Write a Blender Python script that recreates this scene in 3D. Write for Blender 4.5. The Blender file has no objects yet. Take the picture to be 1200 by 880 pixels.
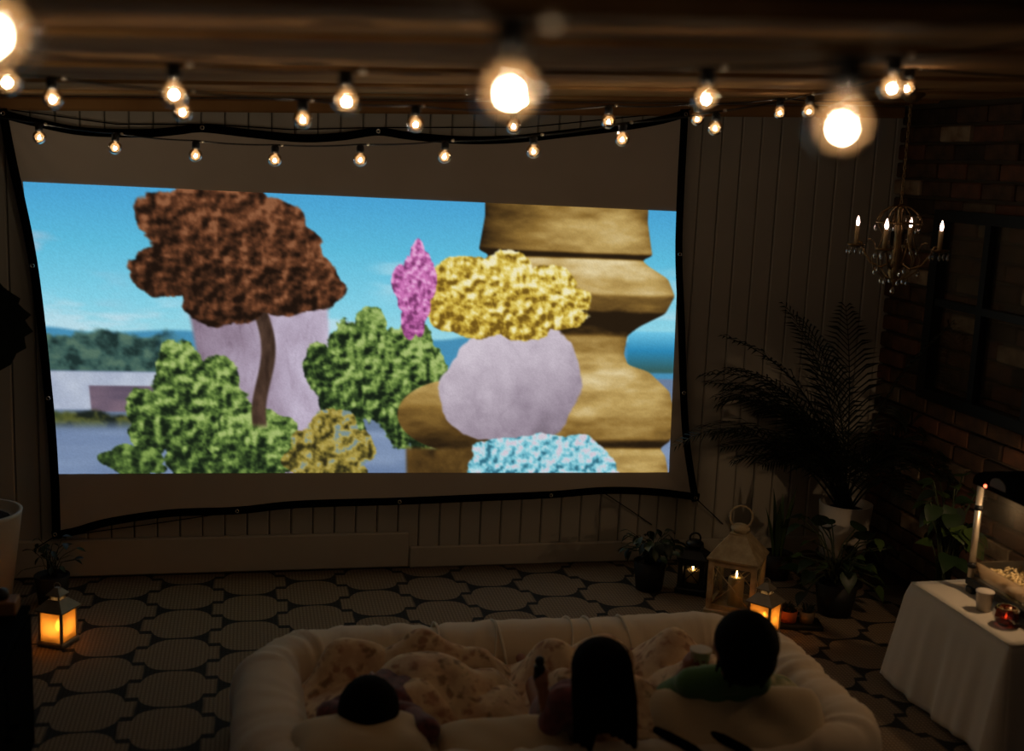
import bpy, math, random
import numpy as np
from mathutils import Vector, Matrix

scene = bpy.context.scene
col = scene.collection
PI = math.pi
random.seed(7)

# ------------------------------------------------------------------ camera
cam_d = bpy.data.cameras.new('camera')
cam = bpy.data.objects.new('camera', cam_d)
col.objects.link(cam)
YAW, PITCH, ROLL = math.radians(12.544), math.radians(10.057), math.radians(2.4615)
sy, cy, sp, cp = math.sin(YAW), math.cos(YAW), math.sin(PITCH), math.cos(PITCH)
r0 = Vector((cy, -sy, 0)); hd = Vector((sy, cy, 0)); zz = Vector((0, 0, 1))
fw = hd * cp - zz * sp
u0 = hd * sp + zz * cp
rt = r0 * math.cos(ROLL) + u0 * math.sin(ROLL)
up = -r0 * math.sin(ROLL) + u0 * math.cos(ROLL)
mw = Matrix((rt, up, -fw)).transposed().to_4x4()
mw.translation = Vector((0.0, -4.902, 1.732))
cam.matrix_world = mw
cam_d.sensor_fit = 'HORIZONTAL'
cam_d.sensor_width = 36.0
cam_d.lens = 1400 * 36 / 1200
cam_d.clip_start = 0.02
cam_d.dof.use_dof = True
cam_d.dof.focus_distance = 4.9
cam_d.dof.aperture_fstop = 1.8
scene.camera = cam

# ------------------------------------------------------------------ world, exposure
world = bpy.data.worlds.new('night')
scene.world = world
world.use_nodes = True
bg = world.node_tree.nodes['Background']
bg.inputs['Color'].default_value = (1.0, 0.92, 0.84, 1)
bg.inputs['Strength'].default_value = 0.011
scene.view_settings.view_transform = 'Standard'
scene.view_settings.look = 'None'
scene.view_settings.gamma = 1.0
scene.view_settings.use_curve_mapping = False
scene.view_settings.exposure = 0.0
scene.cycles.use_denoising = True
scene.cycles.sample_clamp_indirect = 2.0
scene.cycles.max_bounces = 8
scene.cycles.transparent_max_bounces = 24
scene.cycles.caustics_reflective = False
scene.cycles.caustics_refractive = False

FILAMENT = 275.0       # radiance of a string-light filament
PICTURE = 1.0         # radiance scale of the projected picture

# ------------------------------------------------------------------ helpers
def lin(c):
    return tuple(((x / 255) / 12.92 if x / 255 <= .04045 else ((x / 255 + .055) / 1.055) ** 2.4) for x in c)

class G:
    """tiny node-graph helper"""
    def __init__(self, mat):
        mat.use_nodes = True
        self.t = mat.node_tree
        self.n = self.t.nodes
        self.p = self.n.get('Principled BSDF')
        self.out = self.n.get('Material Output')
    def node(self, kind, **kw):
        d = self.n.new(kind)
        for k, v in kw.items(): setattr(d, k, v)
        return d
    def link(self, a, b): self.t.links.new(a, b)
    def put(self, s, v):
        if isinstance(v, bpy.types.NodeSocket): self.link(v, s)
        else: s.default_value = v
    def m(self, op, a, b=0.0, c=0.0, clamp=False):
        d = self.node('ShaderNodeMath', operation=op)
        d.use_clamp = clamp
        for i, v in enumerate((a, b, c)): self.put(d.inputs[i], v)
        return d.outputs[0]
    def coord(self, which='Object'):
        return self.node('ShaderNodeTexCoord').outputs[which]
    def noise(self, scale, detail=3, vec=None, rough=.55):
        d = self.node('ShaderNodeTexNoise')
        d.inputs['Scale'].default_value = scale
        d.inputs['Detail'].default_value = detail
        d.inputs['Roughness'].default_value = rough
        self.link(vec if vec is not None else self.coord(), d.inputs['Vector'])
        return d.outputs[0]
    def ramp(self, fac, stops):
        d = self.node('ShaderNodeValToRGB')
        e = d.color_ramp.elements
        while len(e) < len(stops): e.new(.5)
        for el, (p, c) in zip(e, stops): el.position = p; el.color = (*c, 1)
        self.link(fac, d.inputs[0])
        return d.outputs[0]
    def mix(self, f, a, b):
        d = self.node('ShaderNodeMix', data_type='RGBA')
        self.put(d.inputs['Factor'], f)
        self.put(d.inputs[6], a if isinstance(a, bpy.types.NodeSocket) else (*a, 1))
        self.put(d.inputs[7], b if isinstance(b, bpy.types.NodeSocket) else (*b, 1))
        return d.outputs[2]
    def bump(self, h, strength=.3, dist=.01):
        d = self.node('ShaderNodeBump')
        d.inputs['Strength'].default_value = strength
        d.inputs['Distance'].default_value = dist
        self.link(h, d.inputs['Height'])
        self.link(d.outputs[0], self.p.inputs['Normal'])

def M(name, rgb, rough=.6, metal=0.0, var=.18, scale=6.0, bump=0.0, bscale=60.0, spec=.4, alt=None, sheen=0):
    mt = bpy.data.materials.new(name)
    g = G(mt)
    a = lin(rgb)
    b = lin(alt) if alt else tuple(x * (1 - var) for x in a)
    f = g.ramp(g.noise(scale, 4), [(.35, a), (.68, b)])
    g.link(f, g.p.inputs['Base Color'])
    g.p.inputs['Roughness'].default_value = rough
    g.p.inputs['Metallic'].default_value = metal
    g.p.inputs['Specular IOR Level'].default_value = spec
    if sheen: g.p.inputs['Sheen Weight'].default_value = sheen
    if bump: g.bump(g.noise(bscale, 3), bump, .004)
    return mt

def emit(name, rgb, strength):
    mt = bpy.data.materials.new(name)
    g = G(mt)
    g.n.remove(g.p)
    e = g.node('ShaderNodeEmission')
    e.inputs[0].default_value = (*rgb, 1); e.inputs[1].default_value = strength
    g.link(e.outputs[0], g.out.inputs[0])
    return mt

def glass(name, tint=(1, 1, 1), glow=(1, .7, .4), scatter=.02, gloss=.10, rough=.03):
    """thin clear pane or bulb: lets light straight through, glints and scatters a little"""
    mt = bpy.data.materials.new(name)
    g = G(mt); g.n.remove(g.p)
    tr = g.node('ShaderNodeBsdfTransparent'); tr.inputs[0].default_value = (*tint, 1)
    tl = g.node('ShaderNodeBsdfTranslucent'); tl.inputs[0].default_value = (*glow, 1)
    gl = g.node('ShaderNodeBsdfGlossy'); gl.inputs['Roughness'].default_value = rough
    m1 = g.node('ShaderNodeMixShader'); m1.inputs[0].default_value = scatter
    g.link(tr.outputs[0], m1.inputs[1]); g.link(tl.outputs[0], m1.inputs[2])
    fr = g.node('ShaderNodeFresnel'); fr.inputs[0].default_value = 1.45
    k = g.m('MULTIPLY', fr.outputs[0], gloss * 10, clamp=True)
    m2 = g.node('ShaderNodeMixShader')
    g.link(k, m2.inputs[0]); g.link(m1.outputs[0], m2.inputs[1]); g.link(gl.outputs[0], m2.inputs[2])
    g.link(m2.outputs[0], g.out.inputs[0])
    return mt

class MB:
    def __init__(s): s.v = []; s.f = []
    def add(s, vs, fs):
        b = len(s.v); s.v += [tuple(x) for x in vs]; s.f += [tuple(i + b for i in f) for f in fs]; return s
    def box(s, c, d, rz=0.0, rot=None, taper=1.0):
        vs = []
        R = rot if rot is not None else Matrix.Rotation(rz, 3, 'Z')
        for z in (-1, 1):
            k = taper if z > 0 else 1.0
            for x, y in ((-1, -1), (1, -1), (1, 1), (-1, 1)):
                vs.append(Vector(c) + R @ Vector((x * d[0] / 2 * k, y * d[1] / 2 * k, z * d[2] / 2)))
        return s.add(vs, [(3, 2, 1, 0), (4, 5, 6, 7), (0, 1, 5, 4), (1, 2, 6, 5), (2, 3, 7, 6), (3, 0, 4, 7)])
    def bbox(s, c, d, bev, rz=0.0):
        """box with chamfered edges (12 + corner faces)"""
        R = Matrix.Rotation(rz, 3, 'Z'); vs = []; h = [x / 2 for x in d]; idx = {}
        for sx in (-1, 1):
            for sy_ in (-1, 1):
                for sz in (-1, 1):
                    for a in range(3):
                        p = [h[0] - bev, h[1] - bev, h[2] - bev]; p[a] = h[a]
                        idx[(sx, sy_, sz, a)] = len(vs)
                        vs.append(Vector(c) + R @ Vector((p[0] * sx, p[1] * sy_, p[2] * sz)))
        fs = []
        o = (-1, 1)
        for a in range(3):
            b, e = (a + 1) % 3, (a + 2) % 3
            for q in o:
                loop = []
                for (i, j) in ((-1, -1), (1, -1), (1, 1), (-1, 1)):
                    sg = [0, 0, 0]; sg[a] = q; sg[b] = i; sg[e] = j
                    loop.append(idx[(*sg, a)])
                fs.append(loop if q > 0 else loop[::-1])
            for i in o:
                for j in o:
                    s1 = [0, 0, 0]; s1[b] = i; s1[e] = j
                    A = list(s1); A[a] = -1; B = list(s1); B[a] = 1
                    lp = [idx[(*A, b)], idx[(*B, b)], idx[(*B, e)], idx[(*A, e)]]
                    fs.append(lp if i * j < 0 else lp[::-1])
        for sx in o:
            for sy_ in o:
                for sz in o:
                    lp = [idx[(sx, sy_, sz, 0)], idx[(sx, sy_, sz, 1)], idx[(sx, sy_, sz, 2)]]
                    fs.append(lp if sx * sy_ * sz > 0 else lp[::-1])
        return s.add(vs, fs)
    def tube(s, pts, r, n=8, closed=False, flat=1.0):
        pts = [Vector(p) for p in pts]; L = len(pts)
        rr = r if isinstance(r, (list, tuple)) else [r] * L
        vs = []; ref = None
        for i, p in enumerate(pts):
            a = pts[(i - 1) % L] if (closed or i > 0) else p
            b = pts[(i + 1) % L] if (closed or i < L - 1) else p
            t = (b - a).normalized() if (b - a).length > 1e-9 else Vector((0, 0, 1))
            if ref is None: ref = t.orthogonal().normalized()
            ref = (ref - t * ref.dot(t))
            ref = ref.normalized() if ref.length > 1e-6 else t.orthogonal().normalized()
            w = t.cross(ref)
            for k in range(n):
                an = 2 * PI * k / n
                vs.append(p + ref * math.cos(an) * rr[i] + w * math.sin(an) * rr[i] * flat)
        fs = []
        for i in range(L if closed else L - 1):
            j = (i + 1) % L
            for k in range(n):
                k2 = (k + 1) % n
                fs.append((i * n + k, i * n + k2, j * n + k2, j * n + k))
        if not closed:
            fs.append(tuple(range(n))[::-1]); fs.append(tuple((L - 1) * n + k for k in range(n)))
        return s.add(vs, fs)
    def lathe(s, prof, n=20, c=(0, 0, 0)):
        vs = []; fs = []
        for r, z in prof:
            for k in range(n):
                a = 2 * PI * k / n
                vs.append((c[0] + r * math.cos(a), c[1] + r * math.sin(a), c[2] + z))
        for i in range(len(prof) - 1):
            for k in range(n):
                k2 = (k + 1) % n
                fs.append((i * n + k, i * n + k2, (i + 1) * n + k2, (i + 1) * n + k))
        if prof[0][0] > 1e-5: fs.append(tuple(range(n))[::-1])
        if prof[-1][0] > 1e-5: fs.append(tuple((len(prof) - 1) * n + k for k in range(n)))
        return s.add(vs, fs)
    def ball(s, c, r, n=12, m=8, R=None):
        r = r if isinstance(r, (tuple, list)) else (r, r, r)
        R = R or Matrix.Identity(3)
        c = Vector(c); vs = [c + R @ Vector((0, 0, -r[2]))]; fs = []
        for i in range(1, m):
            t = PI * i / m
            for k in range(n):
                a = 2 * PI * k / n
                vs.append(c + R @ Vector((r[0] * math.sin(t) * math.cos(a), r[1] * math.sin(t) * math.sin(a), -r[2] * math.cos(t))))
        vs.append(c + R @ Vector((0, 0, r[2])))
        for k in range(n):
            fs.append((0, 1 + (k + 1) % n, 1 + k))
            fs.append((len(vs) - 1, 1 + (m - 2) * n + k, 1 + (m - 2) * n + (k + 1) % n))
        for i in range(m - 2):
            for k in range(n):
                k2 = (k + 1) % n
                fs.append((1 + i * n + k, 1 + i * n + k2, 1 + (i + 1) * n + k2, 1 + (i + 1) * n + k))
        return s.add(vs, fs)
    def capsule(s, a, b, ra, rb, n=14):
        a, b = Vector(a), Vector(b); d = (b - a); L = d.length
        if L < 1e-6: return s.ball(a, ra)
        t = d / L; pts = []; rs = []
        for k in range(4):
            an = PI / 2 * k / 4; pts.append(a - t * ra * math.cos(an)); rs.append(max(ra * math.sin(an), ra * .05))
        for k in range(5):
            an = PI / 2 * k / 4; pts.append(b + t * rb * math.sin(an)); rs.append(max(rb * math.cos(an), rb * .05))
        return s.tube(pts, rs, n)
    def grid(s, fn, nu, nv):
        vs = [fn(i / nu, j / nv) for j in range(nv + 1) for i in range(nu + 1)]
        fs = [(j * (nu + 1) + i, j * (nu + 1) + i + 1, (j + 1) * (nu + 1) + i + 1, (j + 1) * (nu + 1) + i) for j in range(nv) for i in range(nu)]
        return s.add(vs, fs)
    def prism(s, poly, axis, a, b):
        """extrude a 2D polygon along axis 0/1/2 from a to b"""
        n = len(poly); vs = []
        for q in (a, b):
            for p in poly:
                w = list(p); w.insert(axis, q); vs.append(w)
        fs = [tuple(range(n))[::-1], tuple(range(n, 2 * n))] + [(i, (i + 1) % n, n + (i + 1) % n, n + i) for i in range(n)]
        return s.add(vs, fs)
    def mesh(s, name, mat, smooth=True):
        me = bpy.data.meshes.new(name)
        me.from_pydata([tuple(x) for x in s.v], [], s.f)
        me.update()
        if smooth: me.polygons.foreach_set('use_smooth', [True] * len(me.polygons))
        if mat: me.materials.append(mat)
        return me
    def build(s, name, mat, parent=None, smooth=True, **kw):
        return obj(name, s.mesh(name, mat, smooth), parent, **kw)

def obj(name, mesh, parent=None, loc=None, rot=None, scale=None):
    o = bpy.data.objects.new(name, mesh)
    col.objects.link(o)
    if parent: o.parent = parent
    if loc is not None: o.location = loc
    if rot is not None: o.rotation_euler = rot
    if scale is not None: o.scale = scale if isinstance(scale, (tuple, list)) else (scale,) * 3
    return o

def tag(o, label=None, cat=None, group=None, kind=None):
    if label: o['label'] = label
    if cat: o['category'] = cat
    if group: o['group'] = group
    if kind: o['kind'] = kind
    return o

def thing(name, label, cat, loc=(0, 0, 0), rz=0.0, group=None):
    return tag(obj(name, None, None, loc, (0, 0, rz)), label, cat, group)

def smoothmod(o, levels=1):
    m = o.modifiers.new('sub', 'SUBSURF'); m.levels = levels; m.render_levels = levels

# ------------------------------------------------------------------ materials
WALL = M('painted_board', (186, 180, 168), .55, var=.12, scale=3, bump=.08, bscale=30)
TRIMM = M('painted_trim', (190, 182, 168), .5, var=.1, scale=4)
CEILM = M('stained_ceiling_wood', (176, 136, 88), .9, var=.3, scale=2.2, bump=.1, bscale=25, alt=(140, 98, 62), spec=.06)
SHADOWGAP = M('dark_gap', (60, 54, 46), .9)
MORTAR = M('mortar', (92, 80, 66), .95, bump=.5, bscale=80)
BLACK = M('black_cloth', (6, 6, 7), .95, var=.3, spec=.04)
BLACKM = M('black_metal', (14, 14, 15), .45, metal=.0, var=.2)
RUBBER = M('black_plastic', (12, 11, 10), .6)
MATTE = M('matte_black', (7, 7, 7), .95, spec=.03)
CHROME = M('chrome', (210, 205, 195), .18, metal=1.0, var=.05)
BRASS = M('aged_brass', (150, 122, 82), .35, metal=.85, var=.25, scale=30)
GLASSB = glass('bulb_glass', (.97, .95, .92), (1, .64, .33), .11, .11)
PANE = glass('clear_pane', (.97, .97, .95), (1, .9, .7), .002, .03)
OLDPANE = glass('dusty_pane', (.97, .96, .92), (.6, .55, .45), .04, .04, .12)
CRYSTAL = glass('crystal', (.85, .87, .88), (1, .95, .9), .25, .5, .05)
FIL = emit('filament', (1.0, .78, .54), FILAMENT)
LEAF = [M('leaf_a', (38, 58, 30), .45, var=.35, scale=12), M('leaf_b', (64, 84, 36), .45, var=.35, scale=12), M('leaf_c', (30, 42, 28), .5, var=.3, scale=12)]
PALMM = M('palm_leaf', (22, 30, 18), .5, var=.3)
STEM = M('stem', (48, 56, 30), .6)
SOIL = M('soil', (30, 22, 16), .95)
WHITEPOT = M('white_ceramic', (206, 196, 182), .4, var=.06)
DARKPOT = M('dark_pot', (26, 24, 22), .6)
CREAM = M('cream_cotton', (216, 196, 168), .9, var=.08, scale=5, bump=.35, bscale=18, sheen=.3)
PILLOWM = M('ivory_pillow', (212, 188, 148), .9, var=.08, scale=5, bump=.2, bscale=14, sheen=.3)
LINEN = M('white_linen', (216, 206, 188), .9, var=.07, scale=4, bump=.12, bscale=120, sheen=.2)
SKIN = M('skin', (150, 98, 72), .55, var=.08)
HAIRM = M('dark_hair', (11, 8, 6), .85, spec=.08, var=.3, scale=40, bump=.3, bscale=70)
EYE = M('eye', (20, 14, 10), .2)

# ================================================================== the setting
CZ = lambda x: 1.934 + .041 * x            # the ceiling rises a little to the right

# floor
f = MB().box((.6, -2.6, -.03), (7.4, 6.2, .06)).build('floor', M('floorboards', (60, 46, 34), .6, bump=.1), smooth=False)
tag(f, 'dark boarded floor under the patterned rug', kind='structure')

# the rug, printed with a quatrefoil lattice
RUGM = bpy.data.materials.new('lattice_rug')
g = G(RUGM)
sx = g.node('ShaderNodeSeparateXYZ'); g.link(g.coord(), sx.inputs[0])
wob = g.noise(5.0, 2)
X = g.m('ADD', sx.outputs[0], g.m('MULTIPLY', g.m('SUBTRACT', wob, .5), .02))
Y = g.m('ADD', sx.outputs[1], g.m('MULTIPLY', g.m('SUBTRACT', wob, .5), -.02))
PX, PY = .2455, .277
def lattice(ox, oy):
    fx = g.m('ABSOLUTE', g.m('SUBTRACT', g.m('MULTIPLY', g.m('FRACT', g.m('DIVIDE', g.m('ADD', X, 50 * PX * 2 - ox + PX), 2 * PX)), 2 * PX), PX))
    fy = g.m('ABSOLUTE', g.m('SUBTRACT', g.m('MULTIPLY', g.m('FRACT', g.m('DIVIDE', g.m('ADD', Y, 100 * PY - oy + PY / 2), PY)), PY), PY / 2))
    body = g.m('ADD', g.m('POWER', g.m('DIVIDE', fx, .107), 2.8), g.m('POWER', g.m('DIVIDE', fy, .1325), 2.8))
    lobe = g.m('MAXIMUM', g.m('DIVIDE', fx, .142), g.m('DIVIDE', fy, .055))
    return g.m('MINIMUM', body, lobe)
cell = g.m('MINIMUM', lattice(-.49, -.98), lattice(-.49 + PX, -.98 + PY / 2))
inside = g.m('SUBTRACT', 1.0, g.m('MULTIPLY', g.m('SUBTRACT', cell, .97), 18.0, clamp=True))
wx = g.m('SINE', g.m('MULTIPLY', sx.outputs[0], 2 * PI / .0135))
wy = g.m('SINE', g.m('MULTIPLY', sx.outputs[1], 2 * PI / .0150))
weave = g.m('MINIMUM', wx, wy)
light = g.mix(g.m('MULTIPLY_ADD', weave, .45, .62, clamp=True), lin((98, 83, 66)), lin((160, 138, 112)))
dark = g.mix(g.noise(30, 2), lin((16, 18, 20)), lin((32, 30, 28)))
g.link(g.mix(inside, dark, light), g.p.inputs['Base Color'])
g.p.inputs['Roughness'].default_value = .92
g.bump(weave, .35, .004)
o = MB().grid(lambda u, v: (-2.6 + 5.35 * u, -5.2 + 5.17 * v, .006 + .0015 * math.sin(u * 40) * math.sin(v * 31)), 40, 40)
o = o.build('rug', RUGM, None)
so = o.modifiers.new('thick', 'SOLIDIFY'); so.thickness = .006
tag(o, 'taupe woven rug with a dark lattice of rounded cells covering the floor', 'rug')

# back wall: backing plus single vertical boards
wb = MB().box((.1, .075, 1.08), (5.5, .05, 2.2)).build('wall_back', SHADOWGAP, smooth=False)
tag(wb, 'painted wall of narrow vertical boards behind the screen', kind='structure')
BW = .09
bm_ = MB().bbox((0, 0, 1.05), (BW - .0035, .03, 2.1), .005).mesh('wall_board', WALL, smooth=False)
for i in range(-19, 41):
    xx = (i - 7.1307 + .5) * BW
    if -2.6 < xx < 2.87:
        obj('wall_board', bm_, wb, (xx, .016 + random.uniform(-.0012, .0012), 0))
# baseboards: a tall one up to the step, a lower one beyond
b1 = MB().bbox((-.965, -.013, .085), (3.26, .026, .155), .006).build('trim_1', TRIMM, smooth=False)
tag(b1, 'tall painted skirting board under the left half of the screen', kind='structure')
b2 = MB().bbox((1.735, -.009, .0475), (2.13, .018, .095), .006).build('trim_2', TRIMM, smooth=False)
tag(b2, 'low painted skirting board under the right half of the screen', kind='structure')

# brick wall on the right
XR = 2.80
wr = MB().box((XR + .075, -1.18, 1.06), (.10, 2.46, 2.2)).build('wall_right', MORTAR, smooth=False)
tag(wr, 'old red brick side wall in deep shade', kind='structure')
BRK = [M('brick_' + c, rgb, .9, bump=.6, bscale=70, scale=14, alt=al) for c, rgb, al in (
    ('red', (112, 74, 54), (84, 60, 46)), ('brown', (92, 68, 50), (64, 50, 40)), ('dark', (64, 50, 40), (44, 37, 30)),
    ('pale', (168, 148, 122), (120, 92, 70)), ('grey', (110, 96, 78), (86, 70, 56)))]
brm = [MB().bbox((0, 0, 0), (.05, .205, .064), .006).mesh('brick', m_, smooth=False) for m_ in BRK]
rows = 27
for r in range(rows):
    z = .04 + r * .0755
    for k in range(11):
        yy = -.105 - k * .2165 - (.108 if r % 2 else 0)
        if yy < -2.3: continue
        w = random.random()
        mi = 0 if w < .38 else 1 if w < .66 else 2 if w < .84 else 4 if w < .93 else 3
        obj('brick', brm[mi], wr, (XR + .022 + random.uniform(-.006, .006), yy + random.uniform(-.003, .003), z + random.uniform(-.002, .002)),
            (0, 0, random.uniform(-.02, .02)))
    if r % 2: obj('brick', brm[random.choice((0, 1, 2))], wr, (XR + .022, -.052, z), None, (1, .49, 1))

# steel-framed window fixed to the bricks
wn = tag(obj('window_1', None, None, (XR - .035, -1.2, .84)), 'old dark steel window frame with small panes on brick', kind='structure')
y0, y1, H = .76, -.62, .78          # local: near the corner .. towards the camera
fr = MB()
fr.box((0, y0 - .02, H / 2), (.05, .055, H)); fr.box((0, y1 + .02, H / 2), (.05, .055, H))
fr.box((0, (y0 + y1) / 2, H - .0225), (.049, y0 - y1 - .09, .045)); fr.box((0, (y0 + y1) / 2, .0225), (.049, y0 - y1 - .09, .045))
fr.build('window_frame', BLACKM, wn, smooth=False)
ys = [y0 - .02, .4, .06, -.28, y1 + .02]
for y in ys[1:-1]: MB().box((0, y, H / 2), (.036, .036, H - .088)).build('muntin', BLACKM, wn, smooth=False)
MB().box((0, (y0 + y1) / 2, .405), (.035, y0 - y1 - .1, .03)).build('muntin', BLACKM, wn, smooth=False)
for a, b in zip(ys[:-1], ys[1:]):
    for za, zb in ((.045, .39), (.42, H - .045)):
        MB().box((.004, (a + b) / 2, (za + zb) / 2), (.004, abs(a - b) - .036, zb - za)).build('pane', OLDPANE, wn, smooth=False)

# ceiling: wide boards running along the screen wall
ce = MB()
ce.add([(-2.6, .05, CZ(-2.6) + .045), (2.9, .05, CZ(2.9) + .045), (2.9, -5.4, CZ(2.9) + .045), (-2.6, -5.4, CZ(-2.6) + .045),
        (-2.6, .05, CZ(-2.6) + .1), (2.9, .05, CZ(2.9) + .1), (2.9, -5.4, CZ(2.9) + .1), (-2.6, -5.4, CZ(-2.6) + .1)],
       [(0, 1, 2, 3), (7, 6, 5, 4), (4, 5, 1, 0), (5, 6, 2, 1), (6, 7, 3, 2), (7, 4, 0, 3)])
ce = ce.build('ceiling', SHADOWGAP, smooth=False)
tag(ce, 'low brown wooden ceiling above the string lights', kind='structure')
seams = [0, -.30, -.62, -.97, -1.34, -1.71, -2.13, -2.56, -2.82, -3.05, -3.4, -3.75, -4.1, -4.5, -4.9, -5.3]
for i, (a, b) in enumerate(zip(seams[:-1], seams[1:])):
    q = MB().bbox((0, 0, 0), (5.4, abs(a - b) - .004, .03), .007)
    dz = .010 * (i % 2)
    q.build('ceiling_board', CEILM, ce, smooth=False, loc=(.1, (a + b) / 2, CZ(.1) + .02 + dz), rot=(0, -math.atan(.041), 0))
tr = MB().bbox((0, 0, 0), (5.36, .035, .05), .008).build('trim_3', CEILM, smooth=False, loc=(.12, -.0185, CZ(.12) - .024), rot=(0, -math.atan(.041), 0))
tag(tr, 'wooden trim where the board wall meets the ceiling', kind='structure')
jo = MB().bbox((0, 0, 0), (5.36, .14, .03), .006).build('trim_4', CEILM, smooth=False, loc=(.12, -3.28, CZ(.12) - .010), rot=(0, -math.atan(.041), 0))
tag(jo, 'cross joist of the wooden ceiling near the viewer', kind='structure')

# ================================================================== projection screen
TOP = [(-0.92, 1.85), (-0.765, 1.817), (-0.614, 1.796), (-0.397, 1.8), (-0.255, 1.819), (-0.185, 1.829), (0.017, 1.816), (0.197, 1.808), (0.347, 1.822), (0.491, 1.848), (0.617, 1.837), (0.825, 1.83), (1.036, 1.843), (1.249, 1.874), (1.466, 1.908), (1.65, 1.945), (1.782, 1.985)]
BOT = [(-0.767, 0.183), (-0.677, 0.199), (-0.546, 0.235), (-0.314, 0.265), (-0.051, 0.27), (0.197, 0.291), (0.616, 0.297), (0.953, 0.306), (1.272, 0.315), (1.522, 0.33), (1.758, 0.318), (1.952, 0.29)]
LFT = [(-0.92, 1.85), (-0.89, 1.657), (-0.825, 1.271), (-0.782, 0.756), (-0.768, 0.433), (-0.767, 0.183)]
RGT = [(1.782, 1.985), (1.789, 1.626), (1.799, 1.374), (1.831, 1.08), (1.861, 0.779), (1.893, 0.549), (1.952, 0.29)]
PIC = [(-0.841, 1.586), (1.778, 1.561), (1.803, 0.422), (-0.751, 0.45)]

def curve(pts):
    """Catmull-Rom through pts, by chord length in 0..1"""
    P = np.array(pts); d = np.r_[0, np.cumsum(np.hypot(*np.diff(P, axis=0).T))]; d /= d[-1]
    def at(t):
        t = min(max(t, 0), 1); i = min(int(np.searchsorted(d, t, 'right')) - 1, len(P) - 2)
        a = (t - d[i]) / (d[i + 1] - d[i])
        p0 = P[max(i - 1, 0)]; p1 = P[i]; p2 = P[i + 1]; p3 = P[min(i + 2, len(P) - 1)]
        return .5 * (2 * p1 + (p2 - p0) * a + (2 * p0 - 5 * p1 + 4 * p2 - p3) * a * a + (3 * p1 - p0 - 3 * p2 + p3) * a ** 3)
    return at
cT, cB, cL, cR = curve(TOP), curve(BOT), curve(LFT), curve(RGT)
def coons(u, v):        # v = 0 at the top
    t, b, l, r = cT(u), cB(u), cL(v), cR(v)
    c = (1 - u) * (1 - v) * np.array(TOP[0]) + u * (1 - v) * np.array(TOP[-1]) + (1 - u) * v * np.array(BOT[0]) + u * v * np.array(BOT[-1])
    return (1 - v) * t + v * b + (1 - u) * l + u * r - c
def yoff(x, z):
    """slack and corner creases of the fabric, as the distance in front of the wall"""
    w = .004 * math.sin(2.3 * x + 1.1) * math.sin(3.1 * z)
    for cx, cz, dx_ in ((1.782, 1.985, -.7), (-.92, 1.85, .7), (-.767, .183, .6), (1.952, .29, -.6)):
        dx, dz = x - cx, z - cz
        rr = math.hypot(dx, dz)
        if rr < .8:
            w += .0025 * (1 - rr / .8) ** 1.5 * min(rr / .12, 1) * math.sin(18 * math.atan2(dz, dx))
    return -.055 + w
scr = thing('projection_screen', 'white fabric projection screen with black border, showing a film', 'projection screen', (.5, -.055, .18))
def L_(x, z, off=0): return (x - .5, yoff(x, z) + .055 + off, z - .18)
fb = MB().grid(lambda u, v: L_(*coons(u, v)), 150, 90)
SCRM = bpy.data.materials.new('screen_fabric'); g = G(SCRM)
g.link(g.ramp(g.noise(3, 3), [(.3, lin((196, 186, 174))), (.7, lin((188, 177, 164)))]), g.p.inputs['Base Color'])
g.p.inputs['Roughness'].default_value = .95
g.bump(g.noise(90, 2), .06, .003)
fo = fb.build('fabric', SCRM, scr)
so = fo.modifiers.new('thick', 'SOLIDIFY'); so.thickness = .002; so.offset = -1
# black border strips: one per side, each a thin padded band
for nm, cv, inn in (('border', cT, (0, -1)), ('border', cB, (0, 1)), ('border', cL, (1, 0)), ('border', cR, (-1, 0))):
    q = MB(); N = 70; ring = []
    for i in range(N + 1):
        p = cv(i / N); p2 = cv(min(i / N + .01, 1)); p1 = cv(max(i / N - .01, 0))
        t = (p2 - p1) / np.hypot(*(p2 - p1)); n = np.array((-t[1], t[0]))
        if n @ np.array(inn) < 0: n = -n
        a = p - n * .002; b = p + n * .030
        for w, off in ((a, .004), (a, -.004), (.5 * (a + b), -.008), (b, -.004), (b, .004)):
            ring.append(L_(w[0], w[1], off))
    q.add(ring, [(i * 5 + k, i * 5 + (k + 1) % 5, (i + 1) * 5 + (k + 1) % 5, (i + 1) * 5 + k) for i in range(N) for k in range(5)])
    q.add(ring[:5], [(0, 1, 2, 3, 4)]); q.add(ring[-5:], [(4, 3, 2, 1, 0)])
    q.build(nm, BLACK, scr)
gm = MB().tube([(math.cos(a) * .0065, 0, math.sin(a) * .0065) for a in [2 * PI * k / 12 for k in range(12)]], .0028, 6, closed=True).mesh('grommet', CHROME)
for x, z in [(-0.185, 1.817), (0.491, 1.835), (-0.815, 1.271), (-0.770, 0.756), (1.787, 1.381), (1.847, 0.779), (-0.051, 0.283), (0.616, 0.310), (1.272, 0.328), (-.903, 1.835), (1.772, 1.965), (-.757, .203), (1.935, .304)]:
    obj('grommet', gm, scr, L_(x, z, -.010))
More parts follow.
